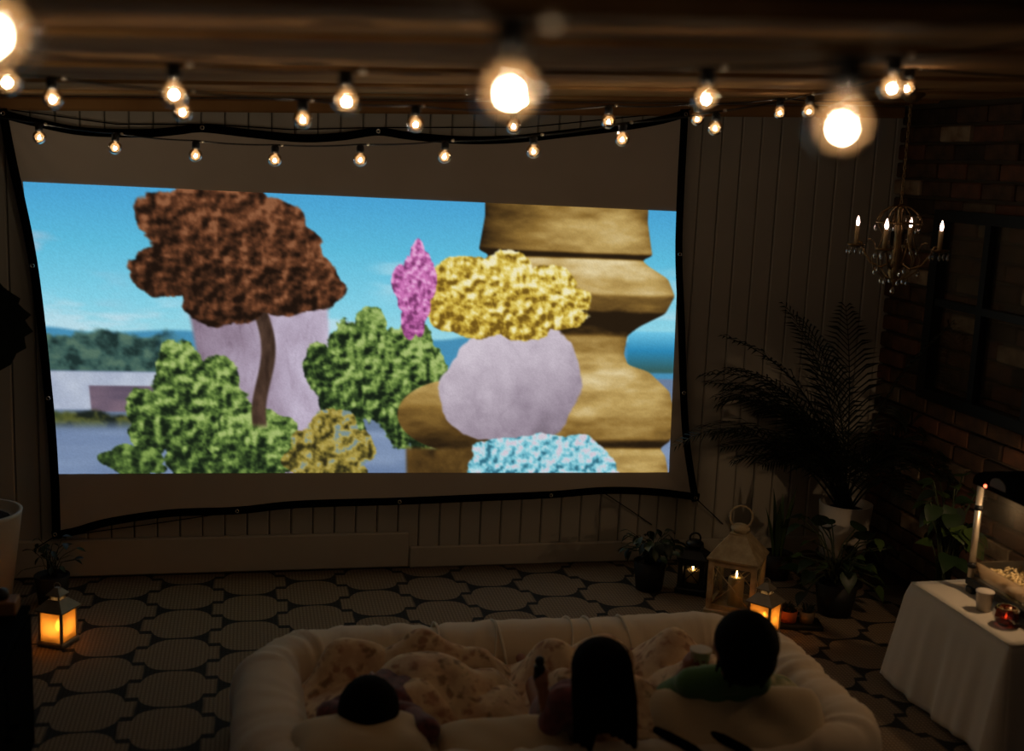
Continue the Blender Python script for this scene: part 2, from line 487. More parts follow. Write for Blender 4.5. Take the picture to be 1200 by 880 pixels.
for path in ([(-.76, -.05, .19), (-.83, -.03, .14), (-.90, -.005, .095)], [(1.945, -.05, .295), (2.02, -.03, .23), (2.10, -.005, .16)],
             [(1.52, -.035, .325), (1.65, -.02, .24), (1.76, -.005, .165)], [(-.69, -.03, .19), (-.4, -.03, .225), (-.05, -.035, .275)],
             [(-.88, -.03, 1.85), (-.5, -.025, 1.815), (-.19, -.03, 1.83)], [(-.18, -.03, 1.832), (.15, -.025, 1.826), (.49, -.03, 1.85)],
             [(.49, -.03, 1.85), (1.1, -.025, 1.88), (1.76, -.03, 1.975)], [(-.92, -.05, 1.85), (-1.0, -.02, 1.88), (-1.08, -.003, 1.90)], [(1.79, -.05, 1.985), (1.81, -.02, 1.993), (1.83, -.003, 1.998)]):
    MB().tube([(x - .5, y + .055, z - .18) for x, y, z in path], .0024, 6).build('tie_cord', BLACK, scr)

# ---- the projected picture: painted as a plain landscape with a gilded turned post, held as vertex colours on the lit area
PW, PH = 620, 272
rng = np.random.default_rng(11)
XX, YY = np.meshgrid(np.linspace(27, 797, PW), np.linspace(214, 554, PH))
def vnoise(scale, seed, sxy=(1, 1)):
    r = np.random.default_rng(seed); n = 64; T = r.random((n, n))
    a, b = XX / scale / sxy[0], YY / scale / sxy[1]
    i, j = np.floor(a).astype(int), np.floor(b).astype(int); fa, fb_ = a - i, b - j
    fa, fb_ = fa * fa * (3 - 2 * fa), fb_ * fb_ * (3 - 2 * fb_)
    q = lambda x, y: T[y % n, x % n]
    return (q(i, j) * (1 - fa) + q(i + 1, j) * fa) * (1 - fb_) + (q(i, j + 1) * (1 - fa) + q(i + 1, j + 1) * fa) * fb_
def fbm(scale, seed, k=4, sxy=(1, 1)):
    s = 0; w = 1; t = 0
    for o_ in range(k): s = s + w * vnoise(scale / 2 ** o_, seed + o_, sxy); t += w; w *= .55
    return s / t
C3 = lambda c: np.array(c, float)
IMG = np.zeros((PH, PW, 3))
def sm(a, b, x): t = np.clip((x - a) / (b - a), 0, 1); return t * t * (3 - 2 * t)
def over(mask, colr):
    global IMG
    IMG = IMG * (1 - mask[..., None]) + colr * mask[..., None]
def lerp(t, *cs):
    cs = [C3(c) for c in cs]; t = np.clip(t, 0, .9999) * (len(cs) - 1); i = t.astype(int); a = (t - i)[..., None]
    A = np.stack(cs); return A[i] * (1 - a) + A[np.minimum(i + 1, len(cs) - 1)] * a
def leafy(seed, *cs, sc=16): return lerp(np.clip((fbm(sc, seed, 4) - .28) * 2.3, 0, 1), *cs)
def ell(cx, cy, rx, ry): return np.hypot((XX - cx) / rx, (YY - cy) / ry)
over(np.ones_like(XX), lerp((YY - 214) / 190, (72, 160, 208), (92, 184, 216), (126, 204, 226), (164, 216, 226)))
over(sm(.56, .74, fbm(60, 3, 4, (2.2, .6))) * sm(150, 60, XX) * .6, C3((178, 190, 208)))
over(sm(.50, .70, fbm(46, 8, 4, (2.5, .5))) * sm(330, 360, YY) * .6, C3((205, 222, 232)))
over(sm(.5, .66, fbm(46, 21, 4, (2.5, .5))) * sm(395, 440, XX) * sm(275, 300, YY) * sm(350, 320, YY) * .5, C3((190, 220, 232)))
over(sm(0, 6, YY - 380 - 16 * (fbm(90, 5, 2) - .5)), C3((70, 140, 178)))
over(sm(0, 7, YY - 376 - 22 * (fbm(24, 12, 4) - .3)) * sm(190, 150, XX), leafy(31, (30, 48, 46), (58, 88, 82), (84, 112, 96), sc=12))
over(sm(428, 431, YY), C3((104, 122, 150)))
over(sm(429, 432, YY) * sm(478, 474, YY) * sm(176, 170, XX), lerp(fbm(30, 6), (150, 160, 184), (196, 204, 218)))
over(sm(446, 448, YY) * sm(480, 477, YY) * sm(74, 76, XX) * sm(150, 146, XX), lerp(fbm(12, 16, 2, (3, 1)), (84, 74, 92), (128, 106, 120)))
over(sm(0, 8, YY - 474 - 16 * (fbm(20, 9) - .4)) * sm(502, 486, YY) * sm(190, 170, XX), leafy(41, (28, 34, 28), (88, 92, 44), (60, 70, 40)))
over(sm(496, 506, YY), lerp(fbm(40, 17, 3, (3, .6)), (92, 112, 148), (146, 164, 192)))

edge = lambda s, k=.34, sc=22: k * (fbm(sc, s, 4) - .5)
def clumps(seed, sc, cs, lift=0.0):
    n = fbm(sc, seed, 5)
    sh = n - np.roll(n, (4, 3), (0, 1))
    return lerp(np.clip(.47 + 1.1 * sh + 1.25 * (n - .5) + lift, 0, 1), *cs)
def tree(cx, cy, rx, ry, seed, cs, lobes=11, k=.5, sc=20, tsc=17):
    k, sc, tsc = k * .8, sc * .6, tsc * .55
    """crown of overlapping rounded lobes with clumped leaves"""
    r = np.random.default_rng(seed); d = ell(cx, cy, rx * .72, ry * .72)
    for _ in range(lobes):
        a = r.uniform(0, 2 * PI); q_ = r.uniform(.5, .72)
        d = np.minimum(d, ell(cx + rx * q_ * math.cos(a), cy + ry * q_ * math.sin(a), rx * r.uniform(.26, .42), ry * r.uniform(.28, .46)))
    d = d + edge(seed + 7, k, sc)
    over(sm(1.02, .95, d), clumps(seed + 50, tsc, cs, .22 * np.clip((cy - YY) / ry, -1, 1) + .10 * np.clip((XX - cx) / rx, -1, 1)))
GREEN = ((22, 32, 20), (44, 62, 32), (82, 108, 50), (128, 154, 78), (164, 184, 110))
# pale sandstone outcrop with cracks
top_ = 312 + 26 * (fbm(40, 122, 3) - .3) + np.where(XX < 262, (262 - XX) * .35, 0)
rk = sm(0, 4, YY - top_) * sm(196, 203, XX - .10 * (YY - 400)) * sm(362, 355, XX - .04 * (YY - 400) + 10 * (fbm(30, 125) - .5))
crack = sm(.10, .0, np.abs(fbm(26, 123, 4, (.7, 2.2)) - .5) * 2)
over(rk, lerp(np.clip(.62 + .6 * (fbm(30, 121, 5, (.8, 1.6)) - .5) + (XX - 285) / 300 - .08 * crack, 0, 1), (84, 68, 82), (142, 124, 142), (176, 162, 182), (204, 194, 214)))
tree(386, 430, 58, 92, 101, GREEN); tree(452, 456, 62, 92, 102, GREEN)
tree(196, 480, 84, 92, 103, GREEN); tree(268, 524, 74, 50, 104, GREEN); tree(120, 540, 40, 24, 109, GREEN[:4])
# russet tree in front of the outcrop
over(sm(10, 7, np.abs(XX - 276 - 8 * np.sin(YY / 28.))) * sm(330, 340, YY) * sm(500, 490, YY), lerp(fbm(9, 133, 3, (.6, 2)), (40, 28, 22), (96, 72, 58)))
tree(248, 292, 128, 84, 131, ((30, 19, 13), (52, 32, 21), (78, 46, 29), (108, 64, 40), (140, 90, 60)), 15, .42, 26, 20)
tree(348, 528, 62, 54, 132, ((46, 42, 22), (98, 88, 38), (150, 132, 56), (180, 162, 84), (120, 140, 140)), 9)
# gilded turned post: a surface of revolution with its own highlights
over(sm(732, 736, XX) * sm(366, 370, YY) * sm(424, 420, YY), lerp((YY - 368) / 50, (112, 196, 226), (44, 132, 176), (52, 92, 92)))
prof = [(230, 104), (262, 110), (272, 112), (277, 98), (284, 106), (300, 134), (322, 144), (345, 132), (362, 98), (374, 82), (398, 78), (412, 84), (420, 112), (446, 142), (480, 152), (512, 146), (522, 132), (532, 140), (560, 146)]
py_, pw_ = np.array(prof, float).T
Yl = np.linspace(214, 554, PH); Wl = np.interp(Yl, py_, pw_)
ker = np.hanning(9); ker /= ker.sum(); Wl = np.convolve(np.pad(Wl, 4, 'edge'), ker, 'valid')
sl = np.gradient(Wl, Yl)[:, None] * np.ones_like(XX); Wg = Wl[:, None] * np.ones_like(XX)
tx = np.clip((XX - 652) / Wg, -1, 1); nzv = np.sqrt(1 - tx * tx)
nl = np.sqrt(1 + sl * sl); lam = (tx * .30 + nzv * .55 + sl * .62) / nl
gt = np.clip(.14 + .80 * lam + .55 * (fbm(20, 202, 5, (2.0, .7)) - .5), 0, 1)
GOLD = ((38, 27, 15), (86, 62, 28), (138, 106, 50), (186, 156, 92), (222, 204, 158))
over(sm(1.0, .985, np.abs(XX - 652) / Wg), lerp(gt, *GOLD))
ld = ell(522, 480, 86, 48); ln = np.clip((480 - YY) / 48, -1, 1)
over(sm(1.0, .97, ld) * sm(640, 600, XX), lerp(np.clip(.42 + .42 * ln + .5 * (fbm(20, 207, 5, (2, .7)) - .5), 0, 1), *GOLD))
over(sm(518, 526, YY) * sm(444, 450, XX) * sm(560, 540, XX), lerp(np.clip(.24 + .4 * (fbm(16, 208) - .5), 0, 1), *GOLD))
# pale boulder with yellow, pink and pale blue flowering shrubs
bd = np.minimum(ell(592, 436, 84, 84), ell(556, 452, 66, 60)) + edge(140, .26, 40)
cr2 = sm(.08, .0, np.abs(fbm(40, 143, 4) - .5) * 2)
over(sm(1.0, .96, bd), lerp(np.clip(.86 - (YY - 370) / 260 + .35 * (fbm(24, 141, 5) - .5) - (XX - 560) / 700 - .05 * cr2, 0, 1), (90, 78, 88), (150, 136, 150), (190, 178, 190), (218, 208, 218)))
tree(562, 330, 116, 56, 150, ((112, 84, 26), (166, 134, 44), (208, 180, 70), (230, 212, 124), (238, 230, 188)), 13, .4, 22, 15)
tree(463, 325, 28, 62, 152, ((120, 56, 104), (172, 88, 150), (206, 118, 182), (228, 168, 212)), 9, .4, 14, 10)
tree(628, 552, 112, 54, 154, ((52, 108, 128), (92, 164, 184), (130, 200, 214), (184, 216, 224), (206, 198, 210)), 13, .4, 22, 14)
bl_ = IMG.copy(); bl_[1:-1, 1:-1] = (IMG[1:-1, 1:-1] * 2 + IMG[:-2, 1:-1] + IMG[2:, 1:-1] + IMG[1:-1, :-2] + IMG[1:-1, 2:]) / 6; IMG = bl_
IMG = np.clip(IMG * (.97 + .06 * rng.random((PH, PW, 1))), 0, 255) / 255
LINR = np.where(IMG <= .04045, IMG / 12.92, ((IMG + .055) / 1.055) ** 2.4)
q = MB()
def picpt(u, v):
    a, b, c, d = [np.array(p) for p in PIC]
    p = (1 - u) * (1 - v) * a + u * (1 - v) * b + u * v * c + (1 - u) * v * d
    return L_(p[0], p[1], -.004)
q.grid(picpt, PW - 1, PH - 1)
pm = bpy.data.materials.new('projected_light'); g = G(pm); g.n.remove(g.p)
at_ = g.node('ShaderNodeAttribute'); at_.attribute_name = 'film'
em = g.node('ShaderNodeEmission'); em.inputs[1].default_value = PICTURE
g.link(at_.outputs['Color'], em.inputs[0]); g.link(em.outputs[0], g.out.inputs[0])
pm.cycles.emission_sampling = 'NONE'
pme = q.mesh('projected_picture', pm)
ca = pme.color_attributes.new('film', 'FLOAT_COLOR', 'POINT')
buf = np.ones((PH * PW, 4), np.float32); buf[:, :3] = LINR.reshape(-1, 3)
ca.data.foreach_set('color', buf.ravel())
po = obj('projected_picture', pme, scr)
tag(po, 'bright projected landscape picture on the fabric')

# ================================================================== string lights
BR = .0235
bulb_me = MB().lathe([(.0105, .026), (.0115, .022), (.0145, .0185), (.019, .0138), (.0222, .0077), (BR, 0), (.0222, -.0077), (.019, -.0138), (.0135, -.0192), (.007, -.0224), (.0001, -BR)], 18).mesh('bulb_globe', GLASSB)
sock_me = MB().lathe([(.0130, .021), (.0130, .041), (.0115, .045), (.006, .048), (.0001, .048)], 14).mesh('socket', RUBBER)
fil_q = MB()
fil_q.ball((0, 0, -.003), (.0050, .0042, .0044), 10, 6)
fil_me = fil_q.mesh('filament', FIL)
clip_me = MB().lathe([(.0001, -.006), (.0040, -.004), (.0048, 0), (.0040, .004), (.0001, .006)], 8).mesh('wire_tag', M('pale_tag', (220, 210, 190), .3))
def strand(pts, label, ends, r=.0026):
    base = Vector(pts[0])
    t = thing('string_light', label, 'string light', base, group='globe string lights under the ceiling')
    path = [Vector(ends[0])] + [Vector(p) + Vector((0, 0, .049)) for p in pts] + [Vector(ends[1])]
    line = []
    for a, b in zip(path[:-1], path[1:]):
        n = 8
        for k in range(n):
            u = k / n
            line.append(a.lerp(b, u) - base - Vector((0, 0, .05 * (b - a).length * 4 * u * (1 - u) * .35)))
    line.append(path[-1] - base)
    MB().tube(line, r, 6).build('wire', RUBBER, t)
    for k, p in enumerate(pts):
        b = obj('bulb', bulb_me, t, Vector(p) - base, (random.uniform(-.06, .06), random.uniform(-.06, .06), random.uniform(0, 6)))
        obj('socket', sock_me, b); obj('filament', fil_me, b)
        d = (path[k + 2] - path[k + 1]).normalized()
        obj('wire_tag', clip_me, t, Vector(p) - base + Vector((0, 0, .048)) + d * .026 + Vector((0, -.003, 0)), (0, 1.57, 0))
strand([(-0.725, -0.388, 1.752), (-0.46, -0.507, 1.728), (-0.186, -0.629, 1.714), (0.077, -0.746, 1.711), (0.352, -0.868, 1.724), (0.615, -0.984, 1.746), (0.884, -1.104, 1.774), (1.143, -1.217, 1.823), (1.404, -1.336, 1.867), (1.658, -1.45, 1.928), (1.581, -2.144, 1.957)],
       'string of small globe bulbs sagging lowest, across the top of the screen', [(-1.027, -0.336, 1.844), (2.1, -2.2, 2.01)])
strand([(-0.447, -1.923, 1.834), (-0.158, -1.938, 1.819), (0.126, -1.793, 1.819), (0.436, -1.601, 1.827), (0.761, -1.358, 1.841), (1.109, -1.169, 1.877), (1.458, -1.033, 1.906), (1.815, -0.895, 1.948)],
       'second string of globe bulbs, just above the sagging one in front of the screen', [(-.8, -1.85, 1.90), (2.25, -.72, 2.02)])
strand([(-0.4, -2.714, 1.832), (-0.127, -2.776, 1.824), (0.155, -2.839, 1.824), (0.443, -2.901, 1.838), (0.743, -2.965, 1.854), (1.047, -3.027, 1.885)],
       'string of mid-sized globe bulbs close under the ceiling boards', [(-.75, -2.62, 1.90), (1.35, -3.1, 1.985)])
strand([(-0.141, -4.173, 1.792), (0.173, -4.079, 1.782), (0.406, -4.112, 1.769)],
       'nearest string with the largest, blurred globe bulbs at the top edge', [(-.5, -4.35, 1.905), (.85, -4.05, 1.955)])

# ================================================================== chandelier
CHX, CHY, CHZ = 2.222, -1.062, 1.48
ch = thing('chandelier', 'small brass chandelier with four candle lamps and hanging crystals', 'chandelier', (CHX, CHY, CHZ))
topz = CZ(CHX) - CHZ
MB().lathe([(.0001, topz - .03), (.02, topz - .025), (.045, topz - .004), (.045, topz + .004)], 20).build('ceiling_rose', BRASS, ch)
q = MB(); z = .17; k = 0
while z < topz - .04:
    ring = []
    for a in range(10):
        an = 2 * PI * a / 10
        p = (.0045 * math.cos(an), 0, .0095 * math.sin(an)) if k % 2 == 0 else (0, .0045 * math.cos(an), .0095 * math.sin(an))
        ring.append((p[0], p[1], p[2] + z + .008))
    q.tube(ring, .0016, 5, closed=True); z += .0148; k += 1
q.build('chain', BRASS, ch)
MB().lathe([(.0001, .17), (.01, .168), (.014, .155), (.009, .145), (.010, .11), (.016, .085), (.012, .06), (.014, .02), (.022, -.01), (.018, -.05), (.026, -.07), (.016, -.092), (.008, -.105), (.0001, -.12)], 16).build('stem', BRASS, ch)
q = MB()
for a in range(8):
    an = 2 * PI * a / 8
    q.tube([(r * math.cos(an), r * math.sin(an), z) for r, z in ((.008, .165), (.035, .158), (.062, .140), (.076, .118), (.078, .104))], .0024, 5)
q.tube([(.078 * math.cos(2 * PI * a / 24), .078 * math.sin(2 * PI * a / 24), .104) for a in range(24)], .003, 5, closed=True)
q.build('crown', BRASS, ch)
q = MB()
for a in range(8):
    an = 2 * PI * a / 8 + .2
    q.tube([(r * math.cos(an), r * math.sin(an), z) for r, z in ((.076, .104), (.05, .06), (.06, .02), (.082, -.02), (.074, -.06), (.04, -.088), (.01, -.096))], .0022, 5)
q.build('cage', BRASS, ch)
arm_q = MB(); arm_q.tube([(.012, 0, -.03), (.05, 0, -.055), (.09, 0, -.04), (.118, 0, .0), (.128, 0, .028), (.145, 0, .03), (.146, 0, .012)], .0042, 7)
arm_q.lathe([(.0001, .006), (.008, .008), (.024, .013), (.032, .019), (.032, .021), (.010, .017)], 16, (.146, 0, 0))
arm_q.tube([(.06, 0, -.045), (.07, 0, .0), (.085, 0, .035), (.10, 0, .042), (.108, 0, .03)], .002, 5)
cand_q = MB().lathe([(.0085, .016), (.0082, .085), (.0001, .086)], 12, (.146, 0, 0))
CANDLEM = M('candle_sleeve', (206, 176, 128), .5)
flame_q = MB().lathe([(.0035, .086), (.0062, .094), (.0064, .100), (.0042, .110), (.0014, .119), (.0001, .121)], 10, (.146, 0, 0))
FLM = emit('candle_lamp', (1.0, .66, .52), 9.0)
def crystal_drop(q, x, y, z, s=1.0):
    q.lathe([(.0001, 0), (.0015 * s, -.002), (.0032 * s, -.009), (.0052 * s, -.017), (.0040 * s, -.024), (.0001, -.031)], 6, (x, y, z))
am, cm, fm = arm_q.mesh('arm', BRASS), cand_q.mesh('candle', CANDLEM), flame_q.mesh('lamp_tip', FLM)
for a in range(4):
    an = math.radians(-46 + 90 * a)
    A = obj('arm', am, ch, None, (0, 0, an)); obj('candle', cm, A); obj('lamp_tip', fm, A)
    for j in range(5):
        q = MB(); crystal_drop(q, 0, 0, 0, 1.1)
        aj = 2 * PI * j / 5
        q.tube([(0, 0, .004), (0, 0, .0)], .0008, 4)
        q.build('crystal', CRYSTAL, A, loc=(.146 + .030 * math.cos(aj), .030 * math.sin(aj), .012))
for a in range(10):
    an = 2 * PI * a / 10
    q = MB(); crystal_drop(q, 0, 0, 0, 1.3)
    q.build('crystal', CRYSTAL, ch, loc=(.078 * math.cos(an), .078 * math.sin(an), -.052 if a % 2 else .098))
q = MB(); crystal_drop(q, 0, 0, 0, 2.2); q.build('crystal', CRYSTAL, ch, loc=(0, 0, -.118))
for a in range(6):
    an = 2 * PI * a / 6 + .3
    q = MB(); crystal_drop(q, 0, 0, 0, 1.4); q.build('crystal', CRYSTAL, ch, loc=(.045 * math.cos(an), .045 * math.sin(an), -.085))

# ================================================================== lanterns
AMBER = glass('frosted_amber', (.86, .60, .26), (1.0, .66, .28), .70, .03, .3)
def small_lantern(loc, rz, label):
    t = thing('candle_lantern', label, 'lantern', loc, rz, 'small glowing lanterns')
    TIN = LTIN
    w, h = .085, .125
    q = MB(); q.bbox((0, 0, .008), (w + .018, w + .018, .016), .004)
    q.build('base', TIN, t, smooth=False)
    for x in (-1, 1):
        for y in (-1, 1): MB().box((x * w / 2, y * w / 2, .016 + h / 2 - .008), (.008, .008, h - .016)).build('post', TIN, t, smooth=False)
    for k in range(4):
        q = MB().box((0, -w / 2, .016 + h / 2 - .008), (w - .008, .002, h - .018))
        q.build('pane', AMBER, t, smooth=False, rot=(0, 0, k * PI / 2))
    q = MB(); v = []
    def sq(s, z): return [(-s, -s, z), (s, -s, z), (s, s, z), (-s, s, z)]
    for s, z in ((w / 2 + .012, h), (w / 2 + .013, h + .005), (.024, h + .038), (.022, h + .038), (w / 2 + .008, h + .002)): v += sq(s, z)
    q.add(v, [(i * 4 + k, i * 4 + (k + 1) % 4, (i + 1) * 4 + (k + 1) % 4, (i + 1) * 4 + k) for i in range(4) for k in range(4)])
    q.build('roof', TIN, t, smooth=False)
    q = MB()
    for x in (-1, 1):
        for y in (-1, 1): q.box((x * .017, y * .017, h + .044), (.005, .005, .016))
    v = sq(.028, h + .052) + sq(.028, h + .055) + sq(.007, h + .078)
    q.add(v, [(3, 2, 1, 0)] + [(i * 4 + k, i * 4 + (k + 1) % 4, (i + 1) * 4 + (k + 1) % 4, (i + 1) * 4 + k) for i in range(2) for k in range(4)] + [(8, 9, 10, 11)])
    q.build('vent_cap', TIN, t, smooth=False)
    MB().tube([(.013 * math.cos(a), 0, h + .082 + .013 * math.sin(a)) for a in [2 * PI * k / 14 for k in range(14)]], .0016, 6, closed=True).build('ring', TIN, t)
    c = MB().lathe([(.022, .016), (.022, .042), (.019, .044), (.0001, .043)], 16).build('candle', WAX, t)
    MB().lathe([(.004, .044), (.0095, .054), (.0098, .063), (.0055, .078), (.0001, .088)], 10).build('flame', LFLAME, c)
    return t
LTIN = M('grey_tin', (150, 138, 120), .45, metal=.2, var=.25, scale=30)
WAX = M('ivory_wax', (224, 196, 140), .5)
LFLAME = emit('lantern_flame', (1.0, .62, .25), 48.0)
small_lantern((-.655, -.70, .009), math.radians(-27), 'small glowing lantern on the rug beside the white planter')
small_lantern((1.915, -.895, .009), math.radians(-52), 'small glowing lantern beside the potted succulents behind the dark-haired child')

def tall_lantern(name, label, loc, rz, w, h, roof, frame_m, flame_m, handle):
    t = thing(name, label, 'lantern', loc, rz, 'tall unlit-bodied lanterns by the wall')
    MB().bbox((0, 0, .012), (w + .02, w + .02, .024), .004).build('base', frame_m, t, smooth=False)
    for x in (-1, 1):
        for y in (-1, 1): MB().box((x * (w / 2 - .008), y * (w / 2 - .008), .024 + (h - .024) / 2), (.020, .020, h - .024)).build('post', frame_m, t, smooth=False)
    for k in range(4):
        MB().box((0, -w / 2 + .008, .034), (w - .034, .014, .02)).build('bottom_rail', frame_m, t, smooth=False, rot=(0, 0, k * PI / 2))
        fr_ = MB().box((0, -w / 2 + .008, h - .012), (w - .034, .014, .024)).build('top_rail', frame_m, t, smooth=False, rot=(0, 0, k * PI / 2))
        MB().box((0, -w / 2 + .010, h / 2 + .01), (w - .034, .002, h - .068)).build('pane', PANE, fr_, smooth=False)
        q = MB(); a, b = w / 2 - .018, .045
        q.tube([(-a, -w / 2 + .008, b), (a, -w / 2 + .008, h - .025)], .0022, 5); q.tube([(a, -w / 2 + .008, b), (-a, -w / 2 + .008, h - .025)], .0022, 5)
        q.build('cross_wire', frame_m, fr_)
    def sq(s, z): return [(-s, -s, z), (s, -s, z), (s, s, z), (-s, s, z)]
    v = sq(w / 2 + .008, h) + sq(w / 2 + .010, h + .008) + sq(.034, h + roof) + sq(.034, h + roof + .006)
    MB().add(v, [(3, 2, 1, 0)] + [(i * 4 + k, i * 4 + (k + 1) % 4, (i + 1) * 4 + (k + 1) % 4, (i + 1) * 4 + k) for i in range(3) for k in range(4)] + [(12, 13, 14, 15)]).build('roof', frame_m, t, smooth=False)
    z = h + roof + .006
    MB().lathe([(.026, z), (.026, z + .008), (.038, z + .013), (.037, z + .022), (.024, z + .032), (.0001, z + .035)], 18).build('vent_cap', frame_m, t)
    MB().tube([(handle * math.cos(a), 0, z + .018 + handle + handle * 1.05 * math.sin(a)) for a in [2 * PI * k / 22 for k in range(22)]], .0042, 7, closed=True).build('handle', frame_m, t, rot=(0, 0, .3))
    c = MB().lathe([(.032, .024), (.032, h * .60), (.029, h * .62), (.0001, h * .61)], 18).build('candle', WAX, t)
    MB().lathe([(.0012, h * .61), (.0042, h * .61 + .010), (.0045, h * .61 + .016), (.002, h * .61 + .026), (.0001, h * .61 + .031)], 10).build('flame', flame_m, c)
TFLAME = emit('candle_flame', (1.0, .62, .22), 16.0)
WASHED = M('whitewashed_wood', (200, 180, 142), .7, var=.25, scale=22, alt=(160, 138, 104))
tall_lantern('floor_lantern', 'tall whitewashed lantern with ring handle and pale candle', (1.895, -.66, .009), math.radians(-36), .185, .225, .095, WASHED, TFLAME, .044)
tall_lantern('floor_lantern', 'black lantern against the wall between leafy bush and whitewashed lantern', (1.805, -.42, .009), math.radians(-30), .105, .145, .035, BLACKM, TFLAME, .022)

# ================================================================== daybed, pillows, blankets
BX0, BX1, BY0, BY1 = -.05, 1.765, -2.27, -1.20
TW, TH, TZ = .105, .125, .133
bed = thing('floor_bed', 'cream padded floor bed with a thick bolster rim', 'bed', (.85, -1.74, .009))
bcx, bcy = (BX0 + BX1) / 2, (BY0 + BY1) / 2
def rim(u, off=0.0):
    """rounded rectangle centre line of the bolster, u in 0..1 (starts at front-left going right)"""
    a, b, rc = (BX1 - BX0) / 2 - TW - off, (BY1 - BY0) / 2 - TW - off, .20 - off
    segs = [2 * (a - rc), PI / 2 * rc, 2 * (b - rc), PI / 2 * rc] * 2
    L = sum(segs); s = u % 1 * L
    cs = [(-(a - rc), -b), None, (a, -(b - rc)), None, ((a - rc), b), None, (-a, (b - rc)), None]
    dirs = [(1, 0), None, (0, 1), None, (-1, 0), None, (0, -1), None]
    cen = {1: (a - rc, -(b - rc), -PI / 2), 3: (a - rc, b - rc, 0), 5: (-(a - rc), b - rc, PI / 2), 7: (-(a - rc), -(b - rc), PI)}
    for i, sg in enumerate(segs):
        if s <= sg or i == 7:
            if cs[i]: return (cs[i][0] + dirs[i][0] * s, cs[i][1] + dirs[i][1] * s), dirs[i]
            x, y, a0 = cen[i]; an = a0 + s / rc
            return (x + rc * math.cos(an), y + rc * math.sin(an)), (-math.sin(an), math.cos(an))
        s -= sg
def wr_noise(u):
    return sum(a * math.sin(2 * PI * f_ * u + p) for a, f_, p in ((.5, 23, .4), (.35, 37, 2.1), (.4, 61, 1.3), (.25, 89, .2)))
NU, NV = 340, 26
wr_amp = [max(0, math.sin(2 * PI * (3 * u + .1)) + .6 * math.sin(2 * PI * (7 * u + .55))) for u in [i / NU for i in range(NU)]]
vs = []
for i in range(NU):
    u = i / NU
    (x, y), d = rim(u)
    nx, ny = d[1], -d[0]                                   # outward
    corner = 1.0 if abs(d[0]) > .02 and abs(d[1]) > .02 else .35
    for k in range(NV):
        an = 2 * PI * k / NV
        w = wr_noise(u + .012 * math.sin(an + 2 * PI * 5 * u)) * .0062 * (wr_amp[i] * .7 + corner * 1.1)
        w += .003 * math.sin(3 * an + 9 * u * 2 * PI)
        ca_, sa_ = math.cos(an), math.sin(an)
        ex = abs(ca_) ** .85 * (1 if ca_ > 0 else -1); ez = abs(sa_) ** .85 * (1 if sa_ > 0 else -1)
        vs.append((x + nx * (TW + w) * ex, y + ny * (TW + w) * ex, TZ - .009 + (TH + w) * ez))
q = MB().add(vs, [(i * NV + k, ((i + 1) % NU) * NV + k, ((i + 1) % NU) * NV + (k + 1) % NV, i * NV + (k + 1) % NV) for i in range(NU) for k in range(NV)])
bo = q.build('bolster_rim', CREAM, bed, loc=(bcx - .85, bcy + 1.74, 0))
mt_ = MB().bbox((bcx - .85, bcy + 1.74, .065), (BX1 - BX0 - 2.3 * TW, BY1 - BY0 - 2.3 * TW, .115), .03).build('mattress', CREAM, bed, smooth=False)
# tape ties round the far bolster
for u_, tilt in ((.58, .0), (.60, .03), (.643, -.02), (.655, .03), (.69, 0.0), (.55, -.02)):
    (x, y), d = rim(u_)
    MB().tube([(x + tilt * math.sin(a) + bcx - .85, y + (TW + .0025) * math.cos(a) + bcy + 1.74, TZ - .009 + (TH + .003) * math.sin(a)) for a in [2 * PI * k / 26 for k in range(26)]], .0042, 5, closed=True, flat=2.4).build('tape_tie', LINEN, bed)

def pillow(label, loc, rot, sx_, sy__, sz, seed, mat=PILLOWM):
    """soft rectangular pillow with pulled corners and a piped seam"""
    r = random.Random(seed); ph = [r.uniform(0, 6) for _ in range(6)]
    q = MB(); n = 26
    def fn(sg):
        def f2(u, v):
            a, b = 2 * u - 1, 2 * v - 1
            e = max(0, (1 - abs(a) ** 3.2)) ** .55 * max(0, (1 - abs(b) ** 3.2)) ** .55
            pin = 1 - .10 * (1 - abs(a)) * (abs(b) ** 2); pin2 = 1 - .10 * (1 - abs(b)) * (abs(a) ** 2)
            wz = .06 * math.sin(3 * a + ph[0]) * math.sin(4 * b + ph[1]) + .03 * math.sin(9 * a + 5 * b + ph[2])
            ra, rb = math.sqrt(1 - .22 * b ** 4), math.sqrt(1 - .22 * a ** 4)
            return (a * sx_ * pin2 * ra, b * sy__ * pin * rb, sg * sz * e * (1 + wz))
        return f2
    q.grid(fn(1), n, n)
    k = MB().grid(fn(-1), n, n); q.add(k.v, [f_[::-1] for f_ in k.f])
    o_ = q.build('pillow', mat, None, loc=loc, rot=rot)
    return tag(o_, label, 'pillow', 'pillows along the near bolster')
pillow('ivory pillow under the head of the lying child', (.285, -2.045, .232), (.08, .02, .06), .190, .14, .070, 1)
pillow('ivory pillow between the lying child and the long-haired child', (.66, -2.06, .205), (.30, -.03, -.04), .19, .13, .052, 2)
pillow('ivory pillow behind the child in the green top', (1.30, -2.12, .235), (.70, .02, -.05), .26, .16, .060, 3)
FLOR2 = M('green_print_cotton', (186, 176, 140), .9, scale=34, alt=(92, 110, 70))
pillow('small green-patterned cushion against the right bolster', (1.50, -1.94, .26), (.5, .35, .6), .10, .09, .035, 4, FLOR2)

